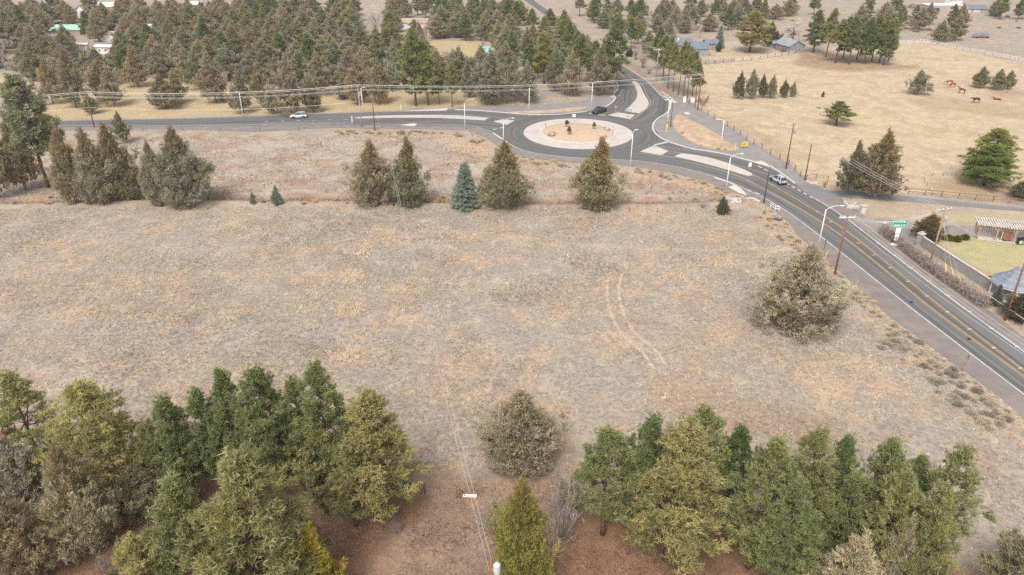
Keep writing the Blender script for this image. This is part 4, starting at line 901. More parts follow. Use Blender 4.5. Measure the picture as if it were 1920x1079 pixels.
KEEP = [(15, 100, 60, 178), (-90, 130, 60, 190), (86, 50, 152, 100), (136, 14, 170, 60), (174, 0, 230, 48), (138, 84, 216, 136), (192, 62, 224, 100), (266, 40, 304, 90), (350, 2, 382, 46), (596, 14, 626, 60), (668, 10, 732, 100), (738, 34, 815, 92), (738, 92, 772, 128), (800, 78, 935, 140), (905, 82, 930, 122), (978, -4, 1062, 62), (600, 18, 625, 40),
        (1170, -4, 1200, 34), (1255, 66, 1370, 130), (1450, 40, 1540, 60), (1555, 18, 1625, 40), (1735, 6, 1812, 44), (1806, 6, 1862, 48), (1690, 20, 1735, 46), (1210, 18, 1222, 60), (1815, 40, 1990, 75), (480, 0, 500, 30)]
tries = 0; spots = []; NW = 0
rngw = random.Random(5)
LM = [('green-roofed cottage', 118, 60), ('mobile home', 190, 98), ('blue-roofed little shed', 283, 60), ('pale-roofed small house', 366, 16), ('pale wide-roofed house', 200, 18), ('red-brown cabin', 610, 30), ('leafless poplar', 706, 60), ('tan-roofed bungalow', 772, 50), ('teal roof', 917, 100), ('far north road', 1040, 40), ('blue-grey house', 1312, 90), ('barn', 1490, 92), ('dark pine block', 1600, 110), ('taupe flat-roofed building', 1770, 24), ('grey pole', 675, 160), ('roadside lawn lamp', 452, 190), ('roundabout', 1084, 250), ('white shed', 1190, 20)]
def unproj(p):
    zc = p[1] * cT + CH * sT; return 960 + F * p[0] / zc, 539.5 - F * (p[1] * sT - CH * cT) / zc
for q in list(COL.objects):
    if q.get('category') == 'tree' and q.location.y > 200: spots.append((q.location.x, q.location.y))
roadN = [tuple(q.xy) for q in GP([(1190, 160), (1150, 120), (1085, 70), (1050, 43), (994, 2)])]
picked = []
while tries < 20000 and NW < 415:
    tries += 1
    u_ = rngw.random()
    x, y = (rngw.uniform(-340, 60), rngw.uniform(240, 425)) if u_ < .68 else (rngw.uniform(20, 300), rngw.uniform(270, 425))
    a_ = np.array([x]), np.array([y])
    inw = sdist(*a_, WOOD)[0] > 0; in2 = sdist(*a_, WOOD2)[0] > 0
    if not (inw or in2): continue
    gap = 8.2 if inw else 9.5
    if any((x - q[0]) ** 2 + (y - q[1]) ** 2 < gap * gap for q in spots): continue
    px, py = unproj((x, y))
    if any(a <= px <= c and b <= py <= d for a, b, c, d in KEEP): continue
    if ldist(*a_, roadN)[0] < 8: continue
    spots.append((x, y)); NW += 1
    pine = rngw.random() < (.10 if px < 350 else .24 if px < 700 else .42 if px < 1150 else .36)
    if pine: c = (PG, PO, PD)[rngw.randrange(3)]; word = {PG: 'green', PO: 'olive', PD: 'dark green'}[c]
    else:
        c = ((JB, JB, JO, JG) if px < 450 else (JO, JO, JG, JB) if px < 1150 else (JO, JG, JB, JG))[rngw.randrange(4)]; word = CW[c]
    h = rngw.uniform(10.5, 14.0) if pine else rngw.uniform(8.5, 12.5); rad = rngw.uniform(3.0, 4.2) if pine else rngw.uniform(3.5, 5.3)
    if not inw: h *= .88; rad *= .85
    k = min(range(len(LM)), key=lambda q: (px - LM[q][1]) ** 2 * .5 + ((py - LM[q][2]) * 1.6) ** 2)
    ex, ey = px - LM[k][1], (py - LM[k][2]) * 1.8
    side = ('toward the road' if ey > 0 else 'away from the road') if abs(ey) > abs(ex) else ('eastward' if ex > 0 else 'westward')
    picked.append((k, side, pine, ex * ex + ey * ey, x, y, c, word, h, rad, px))
picked.sort(key=lambda q: q[:4]); cnt = {}
for k, side, pine, _, x, y, c, word, h, rad, px in picked:
    n_ = cnt[(k, side, pine)] = cnt.get((k, side, pine), -1) + 1
    lab = '%s %s, %s one out from the %s %s' % (word, 'pine' if pine else 'juniper', ORD[min(n_, 29)], LM[k][0], side)
    if pine: tree('pine_tree', lab, 'tree', F_[rngw.randrange(3)], 0, 0, col=c, h=h, rad=rad, group='pines of the far wood', world=(x, y))
    else: tree('juniper_tree', lab, 'tree', T_[rngw.randrange(6)] if rngw.random() < .8 else J_[rngw.randrange(5)], 0, 0, col=c, alpha=rngw.choice((0, .1, .25, .45)) if px < 600 else rngw.choice((0, .1, .3)), h=h, rad=rad, group='junipers of the far wood', world=(x, y))
print('wood trees', NW, sum(p[2] for p in picked))
# ------------------------------------------------------------------ poles, lamps, wires
def g0(px, py):
    p = G(px, py); p.z = gz(p); return p
POLE = {}
M['can_grey'] = plain('pale grey transformer paint', (.52, .53, .54), .5, .08, 2, dirt=(.40, .37, .34))
def pole(key, px, py, top, mat, label, arm=0.0, arm_rz=0.0, arm_mat='pole_grey', can=None, h=None, r=.16, pts=3, drop=.35, world=None, ins='insulator'):
    p = Vector((*world, gz(world))) if world else g0(px, py); h = h or HT(px, py, top)
    root = tag(empty('utility_pole', p), label, 'pole', 'wooden utility poles')
    MB().tube([(0, 0, -.5), (0, 0, h * .5), (0, 0, h)], [r, r * .85, r * .68], 10).build('pole_shaft', M[mat], root, smooth=True)
    att = []
    if arm:
        ax = Vector((math.cos(arm_rz), math.sin(arm_rz), 0))
        a = MB().bar(-ax * arm / 2 + Vector((0, 0, h - drop)), ax * arm / 2 + Vector((0, 0, h - drop)), .12, .14).build('crossarm', M[arm_mat], root)
        MB().bar(ax * arm * .28 + Vector((0, 0, h - drop - .05)), Vector((0, 0, h - drop - .7)), .04, .04).bar(-ax * arm * .28 + Vector((0, 0, h - drop - .05)), Vector((0, 0, h - drop - .7)), .04, .04).build('arm_brace', M['grey_metal'], root)
        for k in range(pts):
            q = ax * (arm * .46) * (2 * k / max(1, pts - 1) - 1) + Vector((0, 0, h - drop + .07))
            MB().lathe([(.05, 0), (.085, .06), (.06, .12), (.08, .17), (.03, .24)], 8, q).build('insulator', M[ins], root); att.append(p + q + Vector((0, 0, .24)))
    if can:
        cz = h - can; cx = Vector((.42, -.12, cz))
        c = MB().lathe([(.26, -.5), (.28, -.45), (.28, .36), (.24, .42), (.08, .46)], 12, cx).build('transformer', M['grey_metal'] if key != 'near' else M['can_grey'], root, smooth=False)
        MB().lathe([(.05, .42), (.07, .5), (.04, .62)], 8, cx).build('bushing', M['insulator'], c)
        MB().bar((0.05, 0, cz - .2), (.3, -.1, cz - .2), .08, .3).build('bracket', M['grey_metal'], root)
    POLE[key] = dict(p=p, h=h, att=att, root=root); return root
pole('field', 738, 388, 301, 'pole_brown', 'brown pole in the field between the two ochre topped junipers', r=.15)
nearp = G(921, 1046, 10.5); pole('near', 0, 0, 0, 'pole_red', 'reddish pole with a white transformer at the bottom edge of the photo', can=.85, h=10.5, world=(nearp.x, nearp.y), r=.15)
pole('p1', 1565, 515, 404, 'pole_red', 'reddish pole with a white crossarm beside the large field juniper', 2.6, .05, 'white_metal', pts=4)
pole('p2', 1742, 500, 390, 'pole_tan', 'tan pole with transformer and double crossarm at the masonry wall', 2.8, .35, 'pole_grey', can=2.0, pts=4)
MB().bar((-1.2, -.4, POLE['p2']['h'] - 1.15), (1.2, .4, POLE['p2']['h'] - 1.15), .1, .12).build('lower_crossarm', M['pole_grey'], POLE['p2']['root'])
pole('p3', 1884, 601, 0, 'pole_red', 'reddish pole by the chain-link fence at the right edge', h=12.0)
pole('p4', 1432, 381, 325, 'pole_dark', 'dark slim pole at the highway verge by the white railing', r=.13)
pole('p5', 1473.6, 317, 231, 'pole_brown', 'brown pole with a transformer can on the pasture fence line', 2.4, .6, 'pole_grey', can=1.9)
pole('p6', 1509, 338, 271, 'pole_brown', 'plain brown pole with a white foot at the driveway entrance', r=.15)
pole('p7', 1308, 207, 138, 'pole_red', 'reddish pole beside the white utility cabinets', 2.0, .2, 'pole_grey')
pole('p8', 1230, 152, 91, 'pole_grey', 'pale grey pole with white crossarm among the slender pines', 3.4, .05, 'white_metal', pts=4, can=2.2)
pole('p9', 1257, 239, 190, 'pole_brown', 'short brown pole next to the east lamp of the roundabout', r=.14)
pole('p10', 1165, 95, 62, 'pole_tan', 'light brown pole far up the north road', 1.8, .3)
pole('p11', 177, 239, 172, 'pole_red', 'leaning red-brown pole at the west road by the ditch junipers', 2.6, 1.4, 'pole_grey')
pole('p12', 678, 238, 159, 'pole_grey', 'tall pale grey pole at the west road island', 2.4, 1.5, 'pole_grey', can=2.4)
pole('p14', 703, 245, 177, 'pole_brown', 'brown pole just beside the tall grey pole at the west road', r=.15)
pole('p15', 1208, 60, 28, 'pole_grey', 'far grey pole in the trees beyond the north road', 1.8, .3)
pdir = (G(1920, 740) - G(1711, 580)); pdir.normalize()
q = POLE['p1']['p'] + pdir * 62
pole('p16', 0, 0, 0, 'pole_red', 'reddish pole of the highway line past the right edge', 2.6, .05, 'white_metal', h=POLE['p1']['h'], world=(q.x, q.y), pts=4)

def wire(a, b, sag, label, group, r=.028, n=18):
    a, b = Vector(a), Vector(b); pts = []
    for i in range(n + 1):
        t = i / n; p = a.lerp(b, t); p.z -= sag * 4 * t * (1 - t); pts.append(p)
    o = MB().tube(pts, r, 4).build('power_line', M['wire'])
    return tag(o, label, 'power line', group)
def top(k, dz=0.0, dx=0.0): return POLE[k]['p'] + Vector((dx, 0, POLE[k]['h'] + dz))
wire(top('field', -.1, -.12), top('near', -1.3, -.16), 1.3, 'pale cable crossing the open field to the near pole, lower strand', 'cables over the field', .015, 30)
wire(top('field', -.05, .1), top('near', 0, 0), 1.1, 'pale cable crossing the open field to the near pole, upper strand', 'cables over the field', .015, 30)
for a, b in (('p8', 'p7'), ('p7', 'p5'), ('p5', 'p2')):
    for i in range(3):
        A = POLE[a]['att'][i]; B = POLE[b]['att'][i]
        wire(A, B, 1.0, 'thin line of the pole row along the pasture from %s' % {'p8': 'the pale grey pole', 'p7': 'the cabinets pole', 'p5': 'the fence-line transformer pole'}[a], 'lines along the pasture')
for i in range(4):
    wire(POLE['p2']['att'][i], POLE['p1']['att'][i], 1.7, 'line slung over the highway between the crossarms of two poles', 'lines over the highway')
    wire(POLE['p1']['att'][i], POLE['p16']['att'][i], 1.5, 'pale line hanging along the highway from the white crossarm', 'lines along the highway', .022, 24)
wire(top('p2', -1.6), top('p3', -1.2), .6, 'sagging line from the wall pole to the chain-link fence pole', 'lines over the yard')
WL = [POLE['p11']['p'] + Vector((0, 0, POLE['p11']['h'] - .2)), POLE['p12']['p'] + Vector((0, 0, POLE['p12']['h'] - .2)), POLE['p7']['p'] + Vector((0, 0, POLE['p7']['h'] - .2))]
for s in range(2):
    for i, (dy, dz) in enumerate(((-1.0, 0), (0, .15), (1.0, 0), (0, -1.0), (.15, -1.3))):
        wire(WL[s] + Vector((0, dy, dz)), WL[s + 1] + Vector((0, dy, dz)), 1.6 if s else 1.2, 'line of the cable bundle over the west road, %s' % ('span to the roundabout' if s else 'span left of the grey pole'), 'cable bundle over the west road', .028, 30)
off = WL[0] + (WL[0] - WL[1]).normalized() * 60
for i, (dy, dz) in enumerate(((-1.0, 0), (0, .15), (1.0, 0), (0, -1.0))):
    wire(off + Vector((0, dy, dz)), WL[0] + Vector((0, dy, dz)), 1.0, 'line of the cable bundle leaving the photo at the left', 'cable bundle over the west road', .028)
wire(off + Vector((0, 0, -4.5)), top('p11', -4.2), 1.0, 'low telephone cable by the west road, outermost span', 'telephone cable', .03)
wire(top('p11', -4.2), top('p12', -4.5), 1.4, 'low telephone cable along the west road lawn', 'telephone cable', .03, 30)
for i in range(3): wire(POLE['p10']['att'][i], POLE['p8']['att'][i], .8, 'thin line climbing the north road to the pale grey pole', 'lines along the north road')
for i in range(3): wire(POLE['p15']['att'][i], POLE['p10']['att'][i], .8, 'thin far line in the trees along the north road', 'lines along the north road')
wire(top('field', -.2), top('p14', -.6), .8, 'thin cable from the field pole back to the west road', 'cables over the field', .018, 24)
for i, (bx, by, tx, ty) in enumerate(((1774, 526, 1770.5, 500), (1790, 534, 1786.5, 507), (1808.5, 549, 1802, 520))):
    b = g0(bx, by); d = (top('p2', -1.0 - i * .6) - b); L = d.length; d.normalize()
    root = tag(empty('guy_wire', b), ('thick', 'middle', 'last')[i] + ' slanting guy wire with a yellow guard along the hedge', 'guy wire', 'guy wires of the wall pole')
    MB().tube([Vector((0, 0, -.1)), d * L], .014, 4).build('cable', M['wire'], root)
    MB().tube([d * .05, d * 2.6], .09 if i == 0 else .055, 8).build('guard', M['yellow_guard'], root)

def lamp(px, py, top_, ax, ay, label):
    """Street lamp: tapered white mast, curved arm, flat head."""
    p = g0(px, py); h = HT(px, py, top_)
    root = tag(empty('street_lamp', p), label, 'street lamp', 'white street lamps')
    # arm end: same depth plane as the mast
    zc = p.y * cT + (CH - p.z - h) * sT; s = zc / F
    dx = (ax - (960 + F * p.x / zc)) * s; dz = max(.3, (top_ - ay) * s)
    MB().lathe([(.24, -.1), (.24, .1), (.11, .16)], 10).build('base_plate', M['grey_metal'], root)
    MB().tube([(0, 0, 0), (0, 0, h * .5), (0, 0, h)], [.13, .105, .075], 10).build('mast', M['white_metal'], root, smooth=True)
    if abs(dx) > .3:
        pts = [(0, 0, h - .05), (dx * .3, 0, h + dz * .55), (dx * .65, 0, h + dz * .92), (dx, 0, h + dz)]
        MB().tube(pts, [.06, .055, .05, .04], 8).build('arm', M['white_metal'], root, smooth=True); e = (dx, 0, h + dz); sg = math.copysign(1, dx)
        MB().box((e[0] + sg * .25, 0, e[2] - .02), (.6, .28, .12)).build('lamp_head', M['white_metal'], root)
    else:
        pts = [(0, 0, h - .05), (0, -.8, h + .35), (0, -1.8, h + .45)]
        MB().tube(pts, [.06, .055, .04], 8).build('arm', M['white_metal'], root, smooth=True)
        MB().box((0, -2.05, h + .42), (.28, .6, .12)).build('lamp_head', M['white_metal'], root)
for a in [(872, 243, 194, 885, 186, 'street lamp on the field side of the west road island'), (944, 273, 230, 960, 221, 'street lamp beside the yield island on the field side of the roundabout'),
          (1182, 313, 252, 1191, 243, 'street lamp in front of the roundabout next to the broad juniper'), (1361, 358, 296, 1388, 288, 'street lamp with a long arm over the highway island'),
          (1534, 465, 393, 1575, 385, 'largest street lamp, at the highway beside the large field juniper'), (1150, 161, 120, 1167, 115, 'street lamp reaching over the north road'),
          (1109, 201, 156, 1126, 153, 'street lamp on the grey path near the dark pickup'), (992, 209, 166, 993, 166, 'street lamp seen end-on behind the roundabout'),
          (1351, 278, 226, 1347, 224, 'street lamp on the sandy mound by the yellow arrow sign'), (1251, 235, 189, 1249, 188, 'street lamp on the kerb bulge east of the roundabout'),
          (456, 219, 172, 449, 171, 'street lamp on the lawn side of the west road'), (681, 212, 166, 681, 166, 'street lamp behind the tall grey pole'),
          (1155, 95, 60, 1156, 60, 'small pale lamp far up the north road')]:
    lamp(*a)

# ------------------------------------------------------------------ signs and small street furniture
def sign(name, px, py, top_, label, shape, wd, ht, mat, rz=0.0, post='grey_metal', pr=.04, extra=None, tilt=0):
    p = g0(px, py); h = max(ht + .4, HT(px, py, top_)); root = tag(empty(name, p, rz), label, 'sign', 'road signs')
    MB().tube([(0, 0, -.2), (0, 0, h)], pr, 8).build('post', M[post], root)
    zc = h - ht / 2
    if shape == 'tri': pl = MB().add([(-wd / 2, -.06, h), (wd / 2, -.06, h), (0, -.06, h - ht), (-wd / 2, -.09, h), (wd / 2, -.09, h), (0, -.09, h - ht)], [(0, 1, 2), (5, 4, 3), (0, 3, 4, 1), (1, 4, 5, 2), (2, 5, 3, 0)])
    else: pl = MB().box((0, -.075, zc), (wd, .03, ht))
    b = pl.build('plate', M[mat], root)
    if extra: extra(root, b, h, zc)
    return root
def green_text(root, b, h, zc):
    for k, (z, segs) in enumerate(((.34, [(-.95, .95)]), (-.34, [(-.95, .1), (.24, .5), (.68, .95)]))):
        for s0, s1 in segs:
            n_ = max(2, int((s1 - s0) / .17)); st = (s1 - s0) / n_
            m_ = MB()
            for i in range(n_): m_.box((s0 + (i + .5) * st, -.097, zc + z), (st * .72, .008, .30 - .06 * ((i * 7) % 3)))
            m_.build('lettering', M['sign_white'], b)['kind'] = 'stuff'
    for (x0, z0, w0, h0) in ((0, .64, 2.5, .05), (0, -.64, 2.5, .05), (-1.23, 0, .05, 1.23), (1.23, 0, .05, 1.23)): MB().box((x0, -.096, zc + z0), (w0, .006, h0)).build('border', M['sign_white'], b)
    for i, (w0, h0) in enumerate(((.85, .35), (.85, .75), (.75, .6), (.65, .5))):
        z = zc - 1.0 - (0, .55, 1.35, 2.05)[i]; q = MB().box((0, -.075, z), (w0, .03, h0)).build('route_plate', M['sign_white'], root)
        if i == 3: MB().box((0, -.095, z), (.2, .01, .22)).build('symbol', M['sign_black'], q)
sgn = sign('guide_sign', 1677, 459, 412, 'green guide sign over stacked white route plates beside the highway', 'box', 2.6, 1.36, 'sign_green', 0, pr=.09, extra=green_text)
for i, (a, b) in enumerate(((1674, 459), (1681, 460), (1685, 461))):
    tag(MB().lathe([(.0, .32), (.3, .26), (.42, .1), (.45, -.1)][::-1], 7).build('boulder', M['rubble'], loc=g0(a, b), rz=i), ('smallest', 'middle', 'largest')[i] + ' pale stone at the foot of the green guide sign', 'stone', 'stones at the guide sign')
def arrow(root, b, h, zc):
    MB().box((.18, -.098, zc), (.75, .008, .12)).build('arrow_shaft', M['sign_black'], b)
    MB().add([(-.6, -.1, zc), (-.15, -.1, zc + .22), (-.15, -.1, zc - .22), (-.6, -.092, zc), (-.15, -.092, zc + .22), (-.15, -.092, zc - .22)], [(0, 2, 1), (3, 4, 5), (0, 1, 4, 3), (1, 2, 5, 4), (2, 0, 3, 5)]).build('arrow_head', M['sign_black'], b)
ar = sign('arrow_sign', 1395.5, 279, 266.5, 'yellow sign with a black arrow on the gravel track', 'box', 1.5, .95, 'sign_yellow', .0, extra=arrow)
sign('guide_sign', 1245, 164, 148, 'green sign among the slender pines by the north road', 'box', .9, 1.0, 'sign_green', -.3)
def gbars(root, b, h, zc): MB().box((0, -.096, zc), (1.5, .008, .16)).build('lettering', M['sign_white'], b)
sign('guide_sign', 1177, 222, 205, 'low wide green sign on the north road island', 'box', 1.9, .5, 'sign_green', 0, extra=gbars)
sign('yield_sign', 1154, 215, 199, 'grey back of a yield sign on the small north island', 'tri', .95, .85, 'grey_metal')
sign('yield_sign', 1226, 277, 258, 'red edged yield sign on the small south-east island', 'tri', .9, .8, 'sign_red', 1.2)
sign('guide_sign', 1216, 279, 265, 'teal sign seen edge-on on the small south-east island', 'box', .5, .5, 'sign_green', 1.0)
sign('chevron_sign', 1023, 243, 232, 'dark chevron sign at the west rim of the central island', 'box', .5, .6, 'dark_metal', 1.2)
sign('chevron_sign', 1075.5, 232, 214, 'white chevron sign at the far rim of the central island', 'box', .9, .8, 'sign_white')
sign('chevron_sign', 1149, 246, 236, 'grey chevron sign at the east rim of the central island', 'box', .5, .6, 'grey_metal', 1.2)
sign('route_sign', 1404, 324, 305, 'white sign near the tip of the highway island', 'box', .75, .95, 'sign_white', .2)
sign('route_sign', 661, 238, 217, 'tall white sign edge-on at the tip of the west island', 'box', .5, 1.8, 'sign_white', .9)
sign('warning_sign', 1805, 698, 664, 'sign back on a wooden post at the highway verge among the sagebrush', 'tri', 1.1, .9, 'grey_metal', 1.2, post='pole_tan', pr=.07)
sign('warning_sign', 1543, 478, 448, 'sign on a brown wooden post beside the large street lamp', 'box', .6, .7, 'pole_brown', 1.2, post='pole_brown', pr=.07)
for i, (x, y, t, lab) in enumerate([(1546, 489, 474, 'yellow marker post leaning beside the large street lamp'), (1249.5, 246, 233, 'yellow hydrant-like marker at the kerb bulge lamp'), (1378, 283, 269, 'pale yellow marker post by the yellow arrow sign'), (752, 209, 199, 'white marker post on the lawn by the west road')]):
    p = g0(x, y); h = HT(x, y, t); r_ = tag(empty('marker_post', p), lab, 'marker post', 'marker posts')
    mt = 'sign_white' if i == 3 else 'yellow_guard'
    MB().tube([(0, 0, -.2), (.1 * (i == 0), 0, h)], .09 if i != 1 else .2, 8).build('post', M[mt], r_); MB().lathe([(.11, 0), (.13, .06), (.02, .14)], 8, (.1 * (i == 0), 0, h - .02)).build('cap', M[mt], r_)
# white railing, grate, culvert headwalls
def railing(pts, label, hts, mat='white_metal', r=.06):
    W_ = [g0(*p) for p in pts]; root = tag(empty('railing', W_[0]), label, 'railing')
    for i, q in enumerate(W_): MB().tube([q - W_[0] + Vector((0, 0, -.1)), q - W_[0] + Vector((0, 0, hts))], r, 6).build('post', M[mat], root)
    for i in range(len(W_) - 1):
        for f_ in (1.0, .5): MB().tube([W_[i] - W_[0] + Vector((0, 0, hts * f_)), W_[i + 1] - W_[0] + Vector((0, 0, hts * f_))], r, 6).build('rail', M[mat], root)
railing([(1444, 390), (1453, 396), (1461, 396.5)], 'white pipe railing at the highway verge by the dark slim pole', 1.0)
g_ = g0(1458, 412); root = tag(empty('drain_grate', g_, .8), 'grey slatted drain grate leaning on the verge', 'grate'); MB().box((0, 0, .25), (1.2, 1.5, .08)).build('frame', M['dark_metal'], root)
for k in range(5): MB().box((0, -.6 + k * .3, .32), (1.1, .12, .05)).build('slat', M['grey_metal'], root)
def headwall(pts, label, h=.75):
    W_ = [g0(*p) for p in pts]; o = W_[0].copy(); root = tag(empty('culvert_headwall', o), label, 'headwall', 'concrete culvert headwalls')
    for i in range(len(W_) - 1): MB().bar(W_[i] - o + Vector((0, 0, h / 2 - .1)), W_[i + 1] - o + Vector((0, 0, h / 2 - .1)), .35, h).build('wing_wall', M['kerb'], root, bevel=.03)
headwall([(1362, 371), (1371, 376), (1385, 376), (1388, 382)], 'pale concrete headwall at the ditch end behind the dark bush')
headwall([(1370, 383), (1378, 380.5), (1387, 382)], 'low concrete apron wall below the ditch headwall', .4)
headwall([(1400, 374), (1410, 372), (1424, 379)], 'low white concrete edge on the verge above the railing', .35)
headwall([(1582, 382), (1590, 391), (1605, 391), (1618, 397)], 'pale concrete headwall at the driveway below the juniper pair')
headwall([(1592, 388), (1601, 386), (1606, 381)], 'slanting pale headwall wing at the driveway ditch', .5)
headwall([(1512, 341), (1520, 345), (1532, 345)], 'pale culvert stones at the driveway entrance by the plain pole', .5)
p = g0(1617, 399); root = tag(empty('gate_pillar', p), 'pale stubby gate pillar between driveway headwall and gravel drive', 'pillar', 'gate pillars'); MB().box((0, 0, .7), (.9, .9, 1.5)).build('pillar', M['kerb'], root); MB().box((0, 0, 1.5), (1.15, 1.15, .16)).build('cap', M['concrete'], root)
# utility cabinets
for x, y, t, wd, lab in ((1283, 192, 182, .9, 'narrow white utility cabinet by the pasture gate'), (1299, 192, 182.5, 1.7, 'wide cream utility cabinet by the pasture gate')):
    p = g0(x, y); h = HT(x, y, t); root = tag(empty('utility_cabinet', p), lab, 'cabinet', 'utility cabinets'); MB().box((0, 0, h / 2), (wd, .7, h)).build('cabinet_body', M['fence_white'], root, bevel=.03)
    MB().box((0, 0, h + .04), (wd + .1, .8, .07)).build('lid', M['fence_white'], root); MB().box((0, -.37, h * .5), (wd * .85, .03, h * .8)).build('door', M['sign_white'], root)
# boulders and small plants of the central island
def boulder(px, py, r, label, mat='rock', grp='boulders'):
    rng = np.random.default_rng(int(px)); bm = bmesh.new(); bmesh.ops.create_icosphere(bm, subdivisions=2, radius=r)
    for v in bm.verts: v.co *= 1 + rng.uniform(-.18, .18); v.co.z *= .7
    me = bpy.data.meshes.new('boulder'); bm.to_mesh(me); bm.free(); me.materials.append(M[mat]); p = G(px, py)
    zz = .22 + .73 * max(0, 1 - ((p.xy - RC).length / (ri - .2)) ** 2) if (p.xy - RC).length < ri else gz(p)
    return tag(link_mesh('boulder', me, None, (p.x, p.y, zz + r * .25)), label, 'boulder', grp)
boulder(1035, 257, 1.0, 'grey boulder on the west side of the central island'); boulder(1138, 247, .8, 'grey boulder on the east side of the central island'); boulder(1131, 243, .6, 'smaller brown boulder beside the east one on the central island'); boulder(1066, 233, .5, 'dark boulder at the far shrub of the central island')
for x, y, t, wd, lab in ((1062, 243, 231, 10, 'young pine at the far side of the central island'), (1067, 258, 243, 10, 'young pine at the near side of the central island'), (1113, 247, 235, 9, 'young pine on the east side of the central island')):
    o = tree('pine_sapling', lab, 'sapling', PINEF[1], x, y, t, wd, (.26, .24, .11), 0, 'saplings of the central island'); p = o.location; o.location.z = .22 + .73 * max(0, 1 - ((p.xy - RC).length / ri) ** 2)
# short field gate at the near clump
root = tag(empty('field_gate', g0(862, 934)), 'fallen white board and two dark posts on the bare ground under the power cable', 'gate')
o_ = root.location
for a, b, t in ((857, 934, 917), (863, 935, 914)): q_ = g0(a, b) - o_; MB().tube([q_ + Vector((0, 0, -.2)), q_ + Vector((0, 0, HT(a, b, t)))], .05, 6).build('post', M['wood_dark'], root)
MB().bar(g0(868, 932) - o_ + Vector((0, 0, .25)), g0(894, 932) - o_ + Vector((0, 0, .15)), .1, .35).build('board', M['sign_white'], root)
MB().bar(g0(864, 928) - o_ + Vector((0, 0, .8)), g0(872, 933) - o_ + Vector((0, 0, .3)), .06, .08).build('brace', M['wood_dark'], root)
root = tag(empty('fence_post', g0(796, 925)), 'dark stub of fence at the edge of the red needle bed', 'post'); MB().tube([(0, 0, -.2), (0, 0, 1.4)], .07, 6).build('post', M['wood_dark'], root); MB().tube([(-.4, 0, 0), (0, 0, 1.1)], .04, 6).build('brace', M['wood_dark'], root)

# ------------------------------------------------------------------ fences
def fence(name, px, step, h, post_mat, rail_mat, rails, label, ph=None, rail_w=.05, rail_h=.14, post_r=.06, mesh=False):
    W_ = [q.xy for q in GP(px)]; L = sum((W_[i + 1] - W_[i]).length for i in range(len(W_) - 1)); n_ = max(2, int(L / step) + 1)
    C = spline(W_, n_); Z = grid(ZG2, [c.x for c in C], [c.y for c in C]); o = Vector((C[0].x, C[0].y, float(Z[0]))); root = tag(empty(name, o), label, 'fence', 'fences')
    pm = MB().box((0, 0, (ph or h) / 2 - .1), (post_r * 2, post_r * 2, (ph or h) + .2)); first = None
    for i, c in enumerate(C):
        q_ = Vector((c.x, c.y, float(Z[i]))) - o
        if first is None: first = pm.build('post', M[post_mat], root, q_)
        else: link_mesh('post', first.data, root, q_)
    for f_ in rails:
        for i in range(n_ - 1):
            a = Vector((C[i].x, C[i].y, float(Z[i]) + f_ * h)) - o; b = Vector((C[i + 1].x, C[i + 1].y, float(Z[i + 1]) + f_ * h)) - o
            MB().bar(a, b, rail_w, rail_h).build('rail', M[rail_mat], root)
    return root
fence('wire_fence', [(1292, 196), (1315, 209), (1345, 226), (1375, 245), (1410, 269), (1445, 290), (1480, 311), (1500, 332)], 4.2, 1.35, 'wood_dark', 'wood_grey', (.95,), 'post and wire fence between gravel track and pasture', rail_w=.03, rail_h=.03, post_r=.07)
fence('rail_fence', [(1305, 121), (1335, 120), (1372, 117.5)], 3.6, 1.3, 'wood_dark', 'wood_grey', (.95, .6, .25), 'dark posted rail fence below the blue-grey house', rail_h=.18, post_r=.09)
fence('rail_fence', [(1376, 117), (1420, 112.5), (1455, 107.5), (1491, 101.5)], 3.8, 1.3, 'wood_dark', 'fence_white', (.9, .45), 'white railed fence with dark posts running to the barn', rail_h=.14, post_r=.09)
fence('rail_fence', [(1684, 81.5), (1715, 81), (1740, 80.5), (1775, 87), (1800, 93), (1830, 99.5), (1860, 106), (1890, 111.5), (1925, 118.5)], 3.4, 1.35, 'wood_grey', 'fence_white', (.95, .55, .2), 'long white rail fence curving along the top of the pasture', rail_h=.17, post_r=.08)
fence('rail_fence', [(1703, 364), (1746, 368), (1800, 373), (1850, 378), (1900, 382), (1960, 389)], 2.9, 1.25, 'wood_brown', 'wood_brown', (.95, .5), 'brown rail fence above the driveway', rail_h=.12, post_r=.07)
fence('pen_fence', [(1747, 367), (1738, 352), (1732, 340), (1736, 334), (1750, 331), (1784, 329), (1830, 330), (1895, 335)], 2.8, 1.2, 'wood_grey', 'fence_white', (.95,), 'thin white topped pen fence curving round the two green pines', rail_h=.07, post_r=.05)
fence('wire_fence', [(1312, 187), (1400, 185), (1500, 180), (1600, 174), (1720, 169), (1790, 166), (1825, 176), (1862, 187)], 6.5, 1.1, 'wood_grey', 'wood_grey', (.95,), 'light wire fence crossing the pasture past the egg shaped juniper', rail_w=.03, rail_h=.03, post_r=.045)
fence('wire_fence', [(1855, 169), (1885, 174), (1925, 180)], 5, 1.2, 'wood_dark', 'wood_grey', (.9, .5), 'dark wire fence of the horse paddock at the right edge', rail_w=.03, rail_h=.04)
fence('wire_fence', [(1512, 339), (1530, 337), (1552, 341)], 2.4, 1.4, 'wood_brown', 'wood_brown', (.9, .5), 'short brown pipe fence at the driveway entrance', rail_h=.07, rail_w=.06)
fence('wire_fence', [(1180, 398), (1215, 398), (1245, 399), (1285, 399)], 5, .95, 'wood_dark', 'wood_grey', (.9,), 'old wire fence of short stakes at the ditch below the broad juniper', rail_w=.02, rail_h=.02, post_r=.05)
